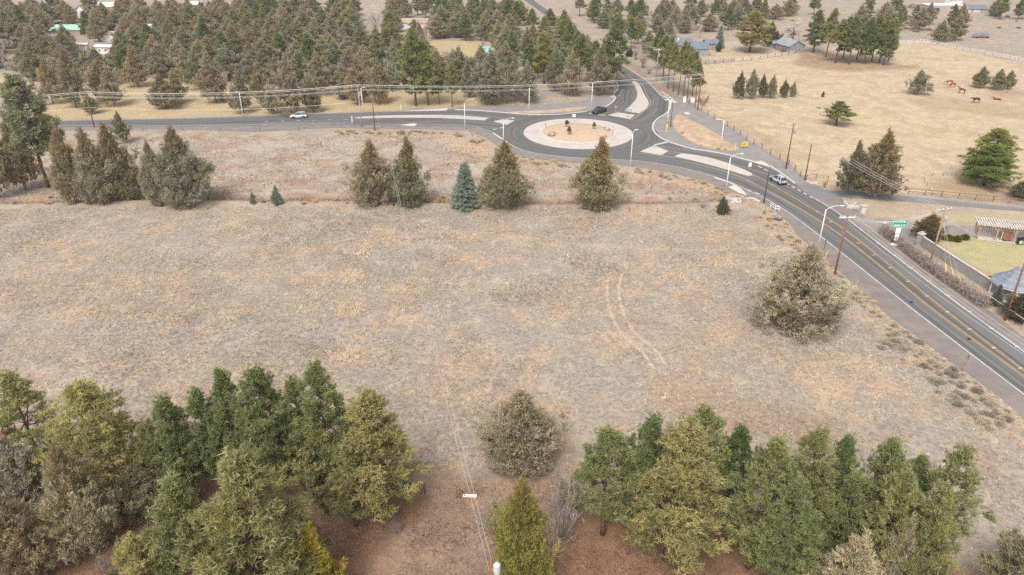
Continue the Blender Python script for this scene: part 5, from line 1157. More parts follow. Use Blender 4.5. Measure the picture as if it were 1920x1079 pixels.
fence('wire_fence', [(195, 249), (260, 248), (312, 246), (400, 247), (560, 246)], 9, 1.1, 'wood_dark', 'wood_grey', (.9,), 'sparse wire fence between west road and field', rail_w=.02, rail_h=.02, post_r=.05)
fence('plank_fence', [(868, 112), (905, 109), (935, 108)], 3.0, 1.2, 'wood_dark', 'wood_grey', (.9, .5), 'grey rail fence beside the lawn inside the wood', rail_h=.12)
fence('corral_gate', [(1312, 193), (1318, 200), (1328, 186)], 2.4, 1.6, 'wood_brown', 'wood_brown', (.9, .6, .3), 'brown plank corral gate behind the cabinets pole', rail_h=.14)
fence('chain_link_fence', [(1848, 572), (1880, 594), (1920, 622), (1990, 672)], 3.2, 1.7, 'pole_grey', 'fence_white', (.98,), 'chain-link fence with a pale top rail before the dark bush', rail_w=.06, rail_h=.06, post_r=.04)
# ------------------------------------------------------------------ vehicles
def paint(name, col, rough=.28):
    m, t, b = node_mat(name); pos = N(t, 'ShaderNodeNewGeometry').outputs['Position']
    c = mix(t, ramp(t, noise(t, pos, 2.5, 4), .35, .7, 0, .6), col, tuple(k * .88 for k in col)); t.links.new(c, b.inputs['Base Color'])
    b.inputs['Roughness'].default_value = rough; b.inputs['Coat Weight'].default_value = .5; b.inputs['Metallic'].default_value = .15; return m
M['car_silver'] = paint('silver car paint', (.56, .57, .62)); M['car_white'] = paint('white car paint', (.74, .74, .76)); M['car_dark'] = paint('dark blue-black car paint', (.03, .034, .042))
M['glass'] = plain('dark car glass', (.045, .055, .065), .08, .1, 1, spec=.6); M['tyre'] = plain('tyre rubber', (.02, .02, .021), .9, .2, 3); M['rim'] = plain('alloy rim', (.45, .45, .47), .35, .1, 3, metal=.6)
M['tail'] = plain('red tail lens', (.45, .02, .02), .25, .1, 2); M['head'] = plain('clear head lens', (.75, .76, .78), .15, .05, 2); M['trim'] = plain('black plastic trim', (.03, .03, .032), .7, .15, 2)
def loft(secs, close=True):
    """Solid from cross-section loops of equal length."""
    n = len(secs[0]); mb = MB(); vs = [p for s in secs for p in s]
    fs = [(i * n + k, i * n + (k + 1) % n, (i + 1) * n + (k + 1) % n, (i + 1) * n + k) for i in range(len(secs) - 1) for k in range(n)]
    fs += [tuple(range(n - 1, -1, -1)), tuple((len(secs) - 1) * n + k for k in range(n))]
    return mb.add(vs, fs)
def vehicle(name, label, px, py, toward, body, L=4.6, W=1.86, Hh=1.66, pickup=False):
    p = G(px, py); q_ = G(*toward); rz = math.atan2(q_.y - p.y, q_.x - p.x)
    root = tag(empty(name, (p.x, p.y, .03), rz), label, 'car' if not pickup else 'pickup', 'cars on the road')
    hl = L / 2; zb = .32; zs = .98 * Hh / 1.66
    prof = [(-hl, .62, .94, .86), (-hl + .06, .40, zs, .96), (-hl + .5, zb, zs + .03, 1), (-hl + 1.6, zb, zs + .01, 1), (hl - 1.55, zb, zs - .02, 1), (hl - .9, zb, zs - .08, .985), (hl - .3, .34, zs - .17, .93), (hl, .45, zs - .30, .80)]
    secs = []
    for x, z0, z1, wf in prof:
        w_ = W / 2 * wf; secs.append([(x, -w_ * .94, z0), (x, -w_, z0 + .2), (x, -w_, z1 - .16), (x, -w_ * .90, z1), (x, w_ * .90, z1), (x, w_, z1 - .16), (x, w_, z0 + .2), (x, w_ * .94, z0)])
    b = loft(secs).build('body', body, root, smooth=True, bevel=.0)
    es = b.modifiers.new('split', 'EDGE_SPLIT'); es.split_angle = R(38)
    r0, r1 = (-hl + .12, hl - 1.25) if not pickup else (-.55, hl - 1.35)
    t0, t1 = (r0 + .42, r1 - .95) if not pickup else (r0 + .3, r1 - .75)
    wb, wt = W / 2 * .90, W / 2 * .72; zt = Hh - .06
    MB().add([(r0, -wb, zs - .02), (r1, -wb, zs - .06), (r1, wb, zs - .06), (r0, wb, zs - .02), (t0, -wt, zt), (t1, -wt, zt), (t1, wt, zt), (t0, wt, zt)],
             [(0, 1, 5, 4), (1, 2, 6, 5), (2, 3, 7, 6), (3, 0, 4, 7), (4, 5, 6, 7)]).build('window_glass', M['glass'], root)
    MB().prism([(t0 - .08, -wt - .02), (t1 + .06, -wt - .02), (t1 + .12, 0), (t1 + .06, wt + .02), (t0 - .08, wt + .02), (t0 - .12, 0)], zt - .02, Hh).build('roof', body, root, bevel=.025)
    for s in (-1, 1):
        for (xa, xb) in ((r0, t0), (r1, t1), ((r0 + r1) / 2 - .1, (t0 + t1) / 2 - .05), (r0 + .95, t0 + .75)) if not pickup else ((r0, t0), (r1, t1), ((r0 + r1) / 2, (t0 + t1) / 2)):
            MB().bar((xa, s * wb, zs - .04), (xb, s * wt, zt), .09, .05).build('pillar', body, root)
        MB().box((r1 - .25, s * (W / 2 + .08), zs + .06), (.14, .2, .15)).build('mirror', M['trim'], root, bevel=.02)
        MB().box((hl - .09, s * W * .33, zs - .40), (.16, .42, .15), ).build('headlight', M['head'], root, bevel=.02)
        MB().box((-hl + .06, s * W * .40, zs - .08), (.14, .26, .2)).build('tail_light', M['tail'], root, bevel=.02)
        if not pickup: MB().bar((t0 + .05, s * (wt - .06), Hh + .05), (t1 - .05, s * (wt - .06), Hh + .05), .05, .05).build('roof_rail', M['trim'], root)
        for xx in (-hl + .88, hl - .92):
            w_ = empty('wheel', (xx, s * (W / 2 - .10), .34)); w_.parent = root
            rot = lambda prof_: [(r_, z_) for r_, z_ in prof_]
            def disc(pr_, nm, mt):
                m_ = MB().lathe(pr_, 18); m_.v = [(a, c * s, b_) for a, b_, c in m_.v]; return m_.build(nm, M[mt], w_, smooth=False)
            disc([(.36, -.12), (.37, -.08), (.37, .08), (.345, .12), (.23, .125)], 'tyre', 'tyre'); disc([(.225, .08), (.225, .128), (.1, .11), (.04, .135)], 'rim', 'rim')
            m_ = MB().lathe([(.43, -.05), (.43, .112), (.385, .114), (.385, -.05)], 20, ); m_.v = [(a, c * s, b_) for a, b_, c in m_.v]; m_.build('wheel_arch', M['trim'], root, (xx, s * (W / 2 - .10), .36))
    MB().box((-hl - .01, 0, .48), (.12, W * .86, .2)).build('rear_bumper', M['trim'], root, bevel=.03)
    MB().box((hl - .03, 0, .46), (.12, W * .74, .22)).build('front_bumper', M['trim'], root, bevel=.03)
    MB().box((-hl + .005, 0, .72), (.02, .5, .13)).build('number_plate', M['sign_white'], root)
    if pickup:
        MB().box((-hl + .98, 0, zs + .025), (1.75, W * .74, .05)).build('bed_cover', M['trim'], root)
    return root
vehicle('moving_car', 'silver sport utility car driving up the highway toward the roundabout', 1458.5, 342, (1428, 324), M['car_silver'])
vehicle('moving_car', 'white sport utility car driving away on the west road', 560, 221.5, (530, 223), M['car_white'])
vehicle('pickup_truck', 'dark pickup truck entering the roundabout from the north road', 1123, 212, (1108, 216.5), M['car_dark'], 5.2, 1.9, 1.75, True)
# shrouded vehicle behind the white fence
p = g0(1838, 72); root = tag(empty('covered_vehicle', p, -.05), 'vehicle shrouded in a purple-grey cover behind the white fence', 'vehicle')
M['tarp'] = plain('purple-grey tarpaulin', (.22, .19, .22), .8, .25, .9, .4)
secs = []
for x, w_, h_ in ((-3.4, .5, .9), (-3.1, .9, 1.5), (-2.0, 1.15, 2.05), (-.5, 1.2, 2.3), (1.2, 1.2, 2.35), (2.6, 1.1, 2.1), (3.2, .9, 1.6), (3.5, .5, .8)):
    secs.append([(x, -w_, .12), (x, -w_ * 1.02, h_ * .55), (x, -w_ * .75, h_ * .92), (x, 0, h_ + .1 * math.sin(x * 3)), (x, w_ * .75, h_ * .92), (x, w_ * 1.02, h_ * .55), (x, w_, .12)])
loft(secs).build('cover', M['tarp'], root, smooth=True)
for xx in (-2.2, 2.0):
    m_ = MB().lathe([(.33, -.1), (.35, 0), (.33, .1)], 12); m_.v = [(a, c - 1.15, b_ + .35) for a, b_, c in m_.v]; m_.build('wheel', M['tyre'], root, (xx, 0, 0))
MB().bar((-3.4, 0, .4), (-4.6, 0, .3), .1, .1).build('tow_bar', M['dark_metal'], root)

# ------------------------------------------------------------------ horses
def horse_mesh(name, pose):
    nodes = {'rump': (-.75, 0, 1.32, .27), 'mid': (-.15, 0, 1.26, .30), 'chest': (.55, 0, 1.28, .29), 'neck': (.85, 0, 1.55, .19), 'poll': (1.15, 0, 1.95, .13), 'nose': (1.55, 0, 1.72, .075), 'tail': (-1.02, 0, 1.25, .06), 'tail2': (-1.15, 0, .75, .05)}
    if pose == 'graze': nodes.update(neck=(.95, 0, 1.15, .18), poll=(1.25, 0, .72, .13), nose=(1.42, 0, .22, .075))
    if pose == 'walk': nodes.update(neck=(.95, 0, 1.4, .19), poll=(1.4, 0, 1.5, .13), nose=(1.72, 0, 1.15, .075))
    edges = [('rump', 'mid'), ('mid', 'chest'), ('chest', 'neck'), ('neck', 'poll'), ('poll', 'nose'), ('rump', 'tail'), ('tail', 'tail2')]
    sw = {'stand': (0, .05, 0, -.05), 'graze': (.12, -.1, .1, -.08), 'walk': (.35, -.3, .3, -.28), 'lie': (0, 0, 0, 0)}[pose]
    for i, (sx, sy) in enumerate((('f', -1), ('f', 1), ('h', -1), ('h', 1))):
        b = .52 if sx == 'f' else -.72; k = f'{sx}{sy}'; dx = sw[i]
        nodes[k + 'a'] = (b, sy * .17, .95, .13); nodes[k + 'b'] = (b + dx * .5 + (.05 if sx == 'f' else -.12), sy * .17, .52, .075); nodes[k + 'c'] = (b + dx * .8 - .02, sy * .17, .2, .05); nodes[k + 'd'] = (b + dx + .04, sy * .17, .02, .07)
        edges += [('chest' if sx == 'f' else 'rump', k + 'a'), (k + 'a', k + 'b'), (k + 'b', k + 'c'), (k + 'c', k + 'd')]
    if pose == 'lie':
        for k, (x, y, z, r) in list(nodes.items()):
            if k[0] in 'fh' and k[-1] in 'abcd': nodes[k] = (x + {'a': 0, 'b': .3, 'c': .05, 'd': -.1}[k[-1]], y * 1.6, {'a': .25, 'b': .12, 'c': .09, 'd': .08}[k[-1]], r)
            else: nodes[k] = (x, y, z - 1.0 if z > 1.2 else .15, r)
        nodes['poll'] = (1.25, 0, .75, .13); nodes['nose'] = (1.6, 0, .5, .075)
    ks = list(nodes); me = bpy.data.meshes.new(name); me.from_pydata([nodes[k][:3] for k in ks], [(ks.index(a), ks.index(b)) for a, b in edges], [])
    o = bpy.data.objects.new(name, me); COL.objects.link(o); m_ = o.modifiers.new('skin', 'SKIN'); m_.use_smooth_shade = True
    if not me.skin_vertices: 
        bpy.context.view_layer.objects.active = o; bpy.ops.mesh.customdata_skin_add()
    for i, k in enumerate(ks): me.skin_vertices[0].data[i].radius = (nodes[k][3] * .82, nodes[k][3])
    me.skin_vertices[0].data[ks.index('mid')].use_root = True
    o.modifiers.new('sub', 'SUBSURF').levels = 1
    dg = bpy.context.evaluated_depsgraph_get(); em = bpy.data.meshes.new_from_object(o.evaluated_get(dg)); bpy.data.objects.remove(o); return em
M['horse_chestnut'] = plain('chestnut coat', (.26, .09, .035), .6, .15, 1.5); M['horse_dark'] = plain('dark bay coat', (.035, .022, .018), .5, .2, 1.5); M['horse_bay'] = plain('red bay coat', (.20, .055, .025), .6, .15, 1.5)
for pose, x, y, rz, mt, lab in (('graze', 1778.5, 161, 2.9, 'horse_chestnut', 'chestnut horse grazing, farther of the grazing pair'), ('graze', 1784.5, 165.5, 3.3, 'horse_chestnut', 'chestnut horse grazing, nearer of the grazing pair'),
                                ('stand', 1802, 176, 2.2, 'horse_bay', 'red bay horse standing at the pasture fence'), ('walk', 1829, 193, 3.14, 'horse_dark', 'dark bay horse walking below the fence'), ('lie', 1870, 187, 2.8, 'horse_bay', 'red bay horse lying down in the paddock')):
    em = horse_mesh('horse', pose); em.materials.clear(); em.materials.append(M[mt]); q_ = g0(x, y)
    o = link_mesh('horse', em, None, q_, rz); o.scale = (1.12,) * 3; tag(o, lab, 'horse', 'horses')

# ------------------------------------------------------------------ buildings
def roof_mat(name, col): return plain(name, col, .75, .14, .7, .3)
M['roof_slate'] = roof_mat('blue-grey shingles', (.17, .19, .225)); M['roof_grey'] = roof_mat('grey metal roof', (.30, .315, .33)); M['roof_green'] = roof_mat('pale green metal roof', (.34, .56, .45)); M['roof_white'] = roof_mat('pale metal roof', (.62, .63, .66))
M['roof_tan'] = roof_mat('tan shingles', (.42, .32, .25)); M['roof_brown'] = roof_mat('pink-brown shingles', (.36, .26, .24)); M['roof_teal'] = roof_mat('teal tarpaulin roof', (.30, .58, .58))
M['wall_blue'] = plain('blue-grey siding', (.27, .28, .315), .8, .08, 1); M['wall_grey'] = plain('grey barn boards', (.26, .265, .28), .85, .12, .8); M['wall_white'] = plain('white siding', (.72, .70, .67), .8, .06, 1); M['wall_tan'] = plain('taupe stucco', (.40, .34, .30), .85, .08, .7)
M['wall_red'] = plain('red-brown boards', (.30, .13, .085), .85, .12, 1); M['wall_orange'] = plain('warm cedar boards', (.46, .23, .11), .8, .12, 1); M['pane'] = plain('window pane', (.09, .11, .13), .1, .1, 1, spec=.6); M['pane_pale'] = plain('pale reflecting pane', (.55, .60, .66), .15, .08, 1, spec=.6); M['dark_open'] = plain('dark garage door', (.05, .05, .06), .7, .2, 1)
def house(name, label, px, py, rz, wd, dp, hw, hr, wall, roof, wins=(), gable_x=True, flat=False, over=.4, door=None, pane='pane', extra=None):
    """Box house, ridge along local x (or y); windows are (u centre, z, w, h) on the local -y front."""
    p = g0(px, py); root = tag(empty(name, p, rz), label, 'building', 'far buildings')
    a, b = wd / 2, dp / 2
    # front wall stands on the surveyed point
    if flat:
        MB().box((0, b, hw / 2 - .1), (wd, dp, hw + .2)).build('wall', M[wall], root)
        r_ = MB().box((0, b, hw + .12), (wd + .3, dp + .3, .24)).build('roof', M[roof], root)
    elif gable_x:
        MB().add([(-a, 0, -.2), (a, 0, -.2), (a, dp, -.2), (-a, dp, -.2), (-a, 0, hw), (a, 0, hw), (a, dp, hw), (-a, dp, hw), (-a, b, hw + hr), (a, b, hw + hr)], [(0, 1, 5, 4), (1, 2, 6, 9, 5), (2, 3, 7, 6), (3, 0, 4, 8, 7)]).build('wall', M[wall], root)
        s = over / b * hr; t = .14
        r_ = MB().add([(-a - over, -over, hw - s), (a + over, -over, hw - s), (a + over, b, hw + hr), (-a - over, b, hw + hr), (-a - over, dp + over, hw - s), (a + over, dp + over, hw - s)] + [(-a - over, -over, hw - s + t), (a + over, -over, hw - s + t), (a + over, b, hw + hr + t), (-a - over, b, hw + hr + t), (-a - over, dp + over, hw - s + t), (a + over, dp + over, hw - s + t)],
             [(1, 0, 3, 2), (2, 3, 4, 5), (6, 7, 8, 9), (9, 8, 11, 10), (0, 1, 7, 6), (4, 10, 11, 5), (0, 6, 9, 3), (3, 9, 10, 4), (1, 2, 8, 7), (2, 5, 11, 8)]).build('roof', M[roof], root)
    else:
        MB().add([(-a, 0, -.2), (a, 0, -.2), (a, dp, -.2), (-a, dp, -.2), (-a, 0, hw), (a, 0, hw), (a, dp, hw), (-a, dp, hw), (0, 0, hw + hr), (0, dp, hw + hr)], [(0, 1, 5, 8, 4), (1, 2, 6, 5), (2, 3, 7, 9, 6), (3, 0, 4, 7)]).build('wall', M[wall], root)
        s = over / a * hr; t = .14
        r_ = MB().add([(-a - over, -over, hw - s), (0, -over, hw + hr), (a + over, -over, hw - s), (-a - over, dp + over, hw - s), (0, dp + over, hw + hr), (a + over, dp + over, hw - s)] + [(-a - over, -over, hw - s + t), (0, -over, hw + hr + t), (a + over, -over, hw - s + t), (-a - over, dp + over, hw - s + t), (0, dp + over, hw + hr + t), (a + over, dp + over, hw - s + t)],
             [(0, 1, 4, 3), (1, 2, 5, 4), (6, 9, 10, 7), (7, 10, 11, 8), (0, 6, 7, 1), (1, 7, 8, 2), (3, 4, 10, 9), (4, 5, 11, 10), (0, 3, 9, 6), (2, 8, 11, 5)]).build('roof', M[roof], root)
    for u, z, w_, h_ in wins:
        f_ = MB().box((u, -.03, z), (w_ + .2, .08, h_ + .2)).build('window', M['wall_white'], root); MB().box((u, -.085, z), (w_, .03, h_)).build('pane', M[pane], f_)
    if door:
        u, w_, h_, mt = door; MB().box((u, -.04, h_ / 2), (w_, .08, h_)).build('door', M[mt], root)
    if extra: extra(root, r_)
    return root
def chim(root, r_): MB().box((-1.5, 2.5, 4.6), (.6, .6, 1.4)).build('chimney', M['wall_white'], r_)
house('farmhouse', 'front wing of the blue-grey house with two tall white windows', 1312, 105, -.08, 6.6, 9, 2.9, 1.7, 'wall_blue', 'roof_slate', [(-2.0, 1.3, 1.0, 2.0), (-.6, 1.3, 1.0, 2.0)], gable_x=True)
house('farmhouse', 'side wing of the blue-grey house partly hidden by slender pines', 1280, 98, .1, 8.5, 8, 2.9, 2.0, 'wall_blue', 'roof_slate', extra=chim)
house('farmhouse', 'small rear porch of the blue-grey house with orange boards', 1335, 94, .02, 5.2, 5, 2.7, 1.1, 'wall_blue', 'roof_slate', [(1.4, 1.4, .9, 1.2)], door=(-1.0, 1.8, 1.6, 'wall_orange'))
def sq(root, r_):
    MB().box((-3.0, 3.0, 1.0), (.1, .1, .1)).build('hinge', M['dark_metal'], root)
house('barn', 'grey gabled barn with one small white framed window', 1493, 100, .30, 7.2, 9.5, 2.7, 1.9, 'wall_grey', 'roof_grey', [(1.1, 1.3, .8, .8)], gable_x=False)
house('lean_to_shed', 'low grey roofed shed joined to the back of the barn', 1461, 90, .30, 6, 6, 1.8, 1.1, 'wall_grey', 'roof_grey', door=(-1.8, 1.3, 1.3, 'dark_open'))
house('modern_house', 'flat roofed taupe building with a dark garage door', 1770, 28, -.02, 19, 9, 4.6, 0, 'wall_tan', 'wall_white', door=(-5.2, 4.2, 3.4, 'dark_open'), flat=True)
house('ranch_house', 'low dark roofed house with two bright windows beside the taupe building', 1828, 27, -.06, 12, 7, 2.5, 1.6, 'wall_tan', 'roof_slate', [(-3.6, 1.4, 1.3, 1.3), (.6, 1.4, 3.0, 1.3)], pane='pane_pale')
house('white_outbuilding', 'white roofed shed behind the taupe building', 1794, 8, .2, 7, 6, 2.6, 1.2, 'wall_white', 'roof_white')
house('cottage', 'long pale green metal roofed house hidden among junipers', 118, 66, .12, 15, 8, 2.3, 1.7, 'wall_tan', 'roof_green')
house('gable_house', 'white house with a dark framed gable beside the pale roof', 154, 34, -.45, 6.5, 8, 4.0, 2.2, 'wall_white', 'roof_grey', [(.6, 2.4, 1.6, 1.6)], gable_x=False)
house('long_house', 'house with a wide pale metal roof at the top left', 201, 22, .05, 13, 9, 2.5, 1.8, 'wall_orange', 'roof_white')
house('mobile_home', 'white mobile home with dark windows among the brown junipers', 194, 101, -.1, 7, 4, 2.7, .5, 'wall_white', 'roof_white', [(-1.4, 1.4, .8, .7), (1.2, 1.4, .8, .7)])
house('mobile_home', 'small white trailer left of the mobile home, half hidden', 153, 95, .1, 4.5, 3, 2.4, .4, 'wall_white', 'roof_white')
house('shed', 'pale sided shed between green roof and mobile home', 204, 78, .1, 5, 4, 3.2, .8, 'wall_white', 'roof_tan')
house('shed', 'little shed with a light blue roof deep in the wood', 283, 62, .1, 4, 4, 2.6, .9, 'wall_red', 'roof_white')
house('cottage', 'small pale roofed house at the top of the wood', 366, 20, .05, 6.5, 6, 3.0, 1.5, 'wall_grey', 'roof_white', [(1.6, 1.5, .9, .9)])
house('cabin', 'red-brown cabin with a pinkish roof in the dense wood', 610, 32, .0, 4.6, 5, 2.6, 1.1, 'wall_red', 'roof_brown', gable_x=False)
house('bungalow', 'white bungalow with a tan roof behind the pink birch', 772, 54, -.03, 15, 8, 2.7, 1.5, 'wall_white', 'roof_tan', [(3.0, 1.5, 1.6, 1.2)], extra=None)
house('shed', 'grey roofed shed half hidden by the drooping green pine', 762, 120, -.2, 5.5, 5, 2.2, 1.1, 'wall_grey', 'roof_grey')
house('tarp_shelter', 'shelter with a steep teal roof in the wood', 917, 108, .5, 3.6, 4.5, .8, 3.0, 'wall_red', 'roof_teal', gable_x=True)
house('white_outbuilding', 'white shed with a red roof beyond the north road', 1190, 26, .0, 5, 4, 2.2, 1.0, 'wall_white', 'wall_red')
house('white_outbuilding', 'pale little building beyond the far north road', 1143, 24, .1, 3.5, 4, 3.2, .8, 'wall_white', 'roof_grey')
p = g0(752, 157); root = tag(empty('garden_wall', p), 'short white garden wall behind the roadside pines', 'wall'); MB().box((0, 0, .8), (5.4, .3, 1.7)).build('wall', M['wall_white'], root); MB().box((0, 0, 1.7), (5.6, .45, .12)).build('coping', M['roof_grey'], root)

# ------------------------------------------------------------------ the yard at the highway
M['block'] = plain('grey block wall', (.33, .30, .285), .9, .12, .6, .3, dirt=(.24, .215, .20)); M['coping'] = plain('pale coping', (.55, .49, .43), .85, .1, 1)
def garden_wall(px, h, label, caps=True):
    W_ = [q.copy() for q in GP(px)]; o = W_[0].copy(); root = tag(empty('masonry_wall', o), label, 'wall', 'masonry walls')
    for i in range(len(W_) - 1):
        a, b = W_[i] - o, W_[i + 1] - o
        n_ = max(1, int((b - a).length / 3.2)); 
        for k in range(n_):
            s, e = a.lerp(b, k / n_), a.lerp(b, (k + 1) / n_); d = (e - s).normalized() * .012
            MB().bar(s + d + Vector((0, 0, h / 2 - .15)), e - d + Vector((0, 0, h / 2 - .15)), .26, h + .3).build('wall_panel', M['block'], root)
            if caps: MB().bar(s + d + Vector((0, 0, h + .06)), e - d + Vector((0, 0, h + .06)), .40, .12).build('coping', M['coping'], root)
    return root
garden_wall([(1726, 461), (1780, 497), (1840, 536), (1872, 557), (1905, 578)], 1.75, 'long grey masonry wall with pale coping along the highway hedge')
garden_wall([(1727, 455), (1752, 446), (1776, 442), (1850, 444), (1920, 449), (2030, 458)], 2.1, 'weathered grey wall at the back of the lawn yard', False)
def gpil(px, py, label, h, w_, mt='block'):
    p = g0(px, py); root = tag(empty('gate_pillar', p, .6), label, 'pillar', 'gate pillars'); MB().box((0, 0, h / 2 - .1), (w_, w_, h + .2)).build('pillar', M[mt], root); c = MB().box((0, 0, h + .08), (w_ + .22, w_ + .22, .16)).build('cap', M['coping'], root)
    MB().lathe([(.16, .16), (.22, .32), (.16, .5), (.04, .58)], 10, (0, 0, h)).build('finial', M['coping'], c)
gpil(1722.5, 460, 'grey gate pillar with a finial at the start of the masonry wall', 2.2, .9); gpil(1655, 434, 'brown gate pillar with a white cap by the gravel drive', 1.6, .6, 'wall_tan')
# dry clipped hedge
hl_ = spline([q.xy for q in GP([(1655, 436), (1690, 463), (1742, 505), (1790, 538), (1846, 576)])], 400); rng = np.random.default_rng(77)
P, D, C = [], [], []
for i, c in enumerate(hl_):
    n_ = 24; x = c.x + rng.normal(size=n_) * .42; y = c.y + rng.normal(size=n_) * .42; z = rng.uniform(0, 1.25 + .25 * math.sin(i * .21) * math.sin(i * .047), n_)
    P.append(np.c_[x, y, z]); D.append(np.tile([0, 0, .6], (n_, 1)) + rng.normal(size=(n_, 3)) * .3); C.append(np.c_[rng.uniform(0, 1, n_), np.zeros(n_), np.zeros(n_)])
P, D, C = np.vstack(P), np.vstack(D), np.vstack(C); root = tag(empty('clipped_hedge', (hl_[0].x, hl_[0].y, 0)), 'dry brown-grey clipped hedge along the highway shoulder', 'hedge')
me = crown_mesh('hedge', P - np.array([hl_[0].x, hl_[0].y, 0]), D, C, .38, .05, 5, .8, rng); o = link_mesh('foliage', me, root); o.color = (.46, .385, .36, 0)
mb = MB()
for c in hl_[::9]: mb.tube([(c.x - hl_[0].x, c.y - hl_[0].y, -.1), (c.x - hl_[0].x + .1, c.y - hl_[0].y, .9)], .03, 4)
mb.build('stems', M['bark_grey'], root)['kind'] = 'stuff'
p = g0(1846, 573); root = tag(empty('end_post', p), 'dark red post closing the hedge end', 'post'); MB().box((0, 0, .7), (.18, .3, 1.6)).build('post', M['wall_red'], root); MB().box((0, 0, 1.53), (.24, .36, .06)).build('cap', M['wall_red'], root)
# pergola
A = G(1832, 448); B = G(1968, 464); dx = (B - A).normalized(); dy = Vector((-dx.y, dx.x, 0)); Lp = (B - A).length
root = tag(empty('pergola', A, math.atan2(dx.y, dx.x)), 'long timber pergola with a whitish slatted roof along the yard wall', 'pergola')
M['timber'] = plain('honey timber', (.45, .29, .17), .8, .15, 1.5); M['slat_white'] = plain('weathered white slats', (.56, .50, .47), .85, .14, .8)
for k in range(5):
    u = Lp * k / 4
    MB().box((u, 0, 1.25), (.22, .22, 2.7)).build('post', M['timber'], root)
    for s in (-1, 1): MB().bar((u, 0, 1.9), (u + s * .6, 0, 2.5), .1, .12).build('brace', M['timber'], root)
    MB().box((u, 3.0, 1.25), (.2, .2, 2.7)).build('rear_post', M['timber'], root)
MB().box((Lp / 2, 0, 2.7), (Lp + .8, .16, .26)).build('beam', M['timber'], root); MB().box((Lp / 2, 3.0, 2.7), (Lp + .8, .16, .26)).build('rear_beam', M['timber'], root)
ns = int(Lp / .38); sl = None
for k in range(ns):
    x = -.4 + (Lp + .8) * k / (ns - 1)
    if sl is None: sl = MB().box((0, 1.5, 0), (.27, 4.2, .1)).build('slat', M['slat_white'], root, (x, 0, 2.9))
    else: link_mesh('slat', sl.data, root, (x, random.uniform(-.12, .12), 2.9 + random.uniform(0, .03)))
MB().box((Lp / 2, 1.4, .04), (Lp, 3.4, .08)).build('paved_floor', M['concrete'], root)
q_ = G(1885, 452); root = tag(empty('swing_seat', q_, .05), 'red canvas seat in a pale frame under the pergola', 'seat')
MB().box((0, 0, 1.1), (1.5, .12, 1.2)).build('backrest', M['wall_red'], root)
for s in (-1, 1): MB().box((s * .95, 0, .9), (.12, .12, 1.8)).build('frame_post', M['slat_white'], root)
MB().box((0, -.35, .55), (1.5, .6, .1)).build('seat', M['wall_red'], root)
q_ = G(1914, 458); root = tag(empty('barbecue', q_, .1), 'black barbecue with two pale doors under the pergola', 'barbecue')
MB().box((0, 0, .5), (1.6, .7, .9)).build('cabinet', M['dark_metal'], root)
for s in (-1, 1): MB().box((s * .4, -.37, .5), (.6, .04, .6)).build('door', M['slat_white'], root)
mm = MB().lathe([(.35, -.8), (.36, -.4), (.36, .4), (.35, .8)], 14); mm.v = [(c, a, abs(b_) * .9 + .98) for a, b_, c in mm.v]; mm.build('hood', M['dark_metal'], root)
for i, (x, y, wd) in enumerate(((1778, 450, 24), (1794, 452, 26), (1809, 449, 20))): tree('box_bush', ('first', 'middle', 'last')[i] + ' low clipped green bush of the bed by the yard wall', 'bush', JUN[1], x, y, None, wd, (.20, .20, .05), 0, 'clipped bushes in the yard', h=1.1)
# gazebo
M['shingle'] = plain('blue-grey wood shingles', (.21, .235, .275), .8, .12, 1.6, .4); M['shingle2'] = plain('blue-grey wood shingles, lighter course', (.25, .275, .32), .8, .12, 1.6, .4)
c = G(1903, 530, 2.5); root = tag(empty('gazebo', (c.x, c.y, 0), R(22.5)), 'octagonal gazebo with a bell shaped blue-grey shingle roof', 'gazebo')
rr_, zs_ = [], []
K = 9; RG = 3.3
prof = [(RG * (1 - t) ** 1.0 * (1 - .28 * math.sin(math.pi * t)) + .02, 2.5 + 2.7 * (t ** .80)) for t in np.linspace(0, 1, K + 1)]
for k in range(K):
    (r0, z0), (r1, z1) = prof[k], prof[k + 1]; vs = []
    for (r_, z_) in ((r0 + .05, z0 - .02), (r0 + .05, z0 + .05), (r1, z1 + .03)): vs += [(r_ * math.cos(j * math.pi / 4), r_ * math.sin(j * math.pi / 4), z_) for j in range(8)]
    MB().add(vs, [(a * 8 + j, a * 8 + (j + 1) % 8, (a + 1) * 8 + (j + 1) % 8, (a + 1) * 8 + j) for a in range(2) for j in range(8)]).build('shingle_course', M['shingle' if k % 2 else 'shingle2'], root)
MB().lathe([(.12, 5.1), (.16, 5.25), (.05, 5.5), (.02, 5.7)], 10).build('finial', M['grey_metal'], root)
vs = [((RG + .04) * math.cos(j * math.pi / 4), (RG + .04) * math.sin(j * math.pi / 4), z_) for z_ in (2.28, 2.5) for j in range(8)]
MB().add(vs, [(j, (j + 1) % 8, 8 + (j + 1) % 8, 8 + j) for j in range(8)]).build('fascia', M['wall_white'], root)
for j in range(8): MB().box((2.9 * math.cos(j * math.pi / 4), 2.9 * math.sin(j * math.pi / 4), 1.2), (.16, .16, 2.5)).build('post', M['wall_white'], root)
MB().prism([(3.1 * math.cos(j * math.pi / 4), 3.1 * math.sin(j * math.pi / 4)) for j in range(8)], 0, .2).build('floor', M['concrete'], root)
q_ = G(1846, 524); root = tag(empty('garden_box', q_, -.5), 'red-brown garden box with a tan lid inside the masonry wall', 'garden box')
MB().box((0, 0, .5), (1.7, 1.1, 1.0)).build('box_body', M['wall_red'], root); MB().box((0, -.03, 1.04), (1.95, 1.35, .1)).build('lid', M['timber'], root)
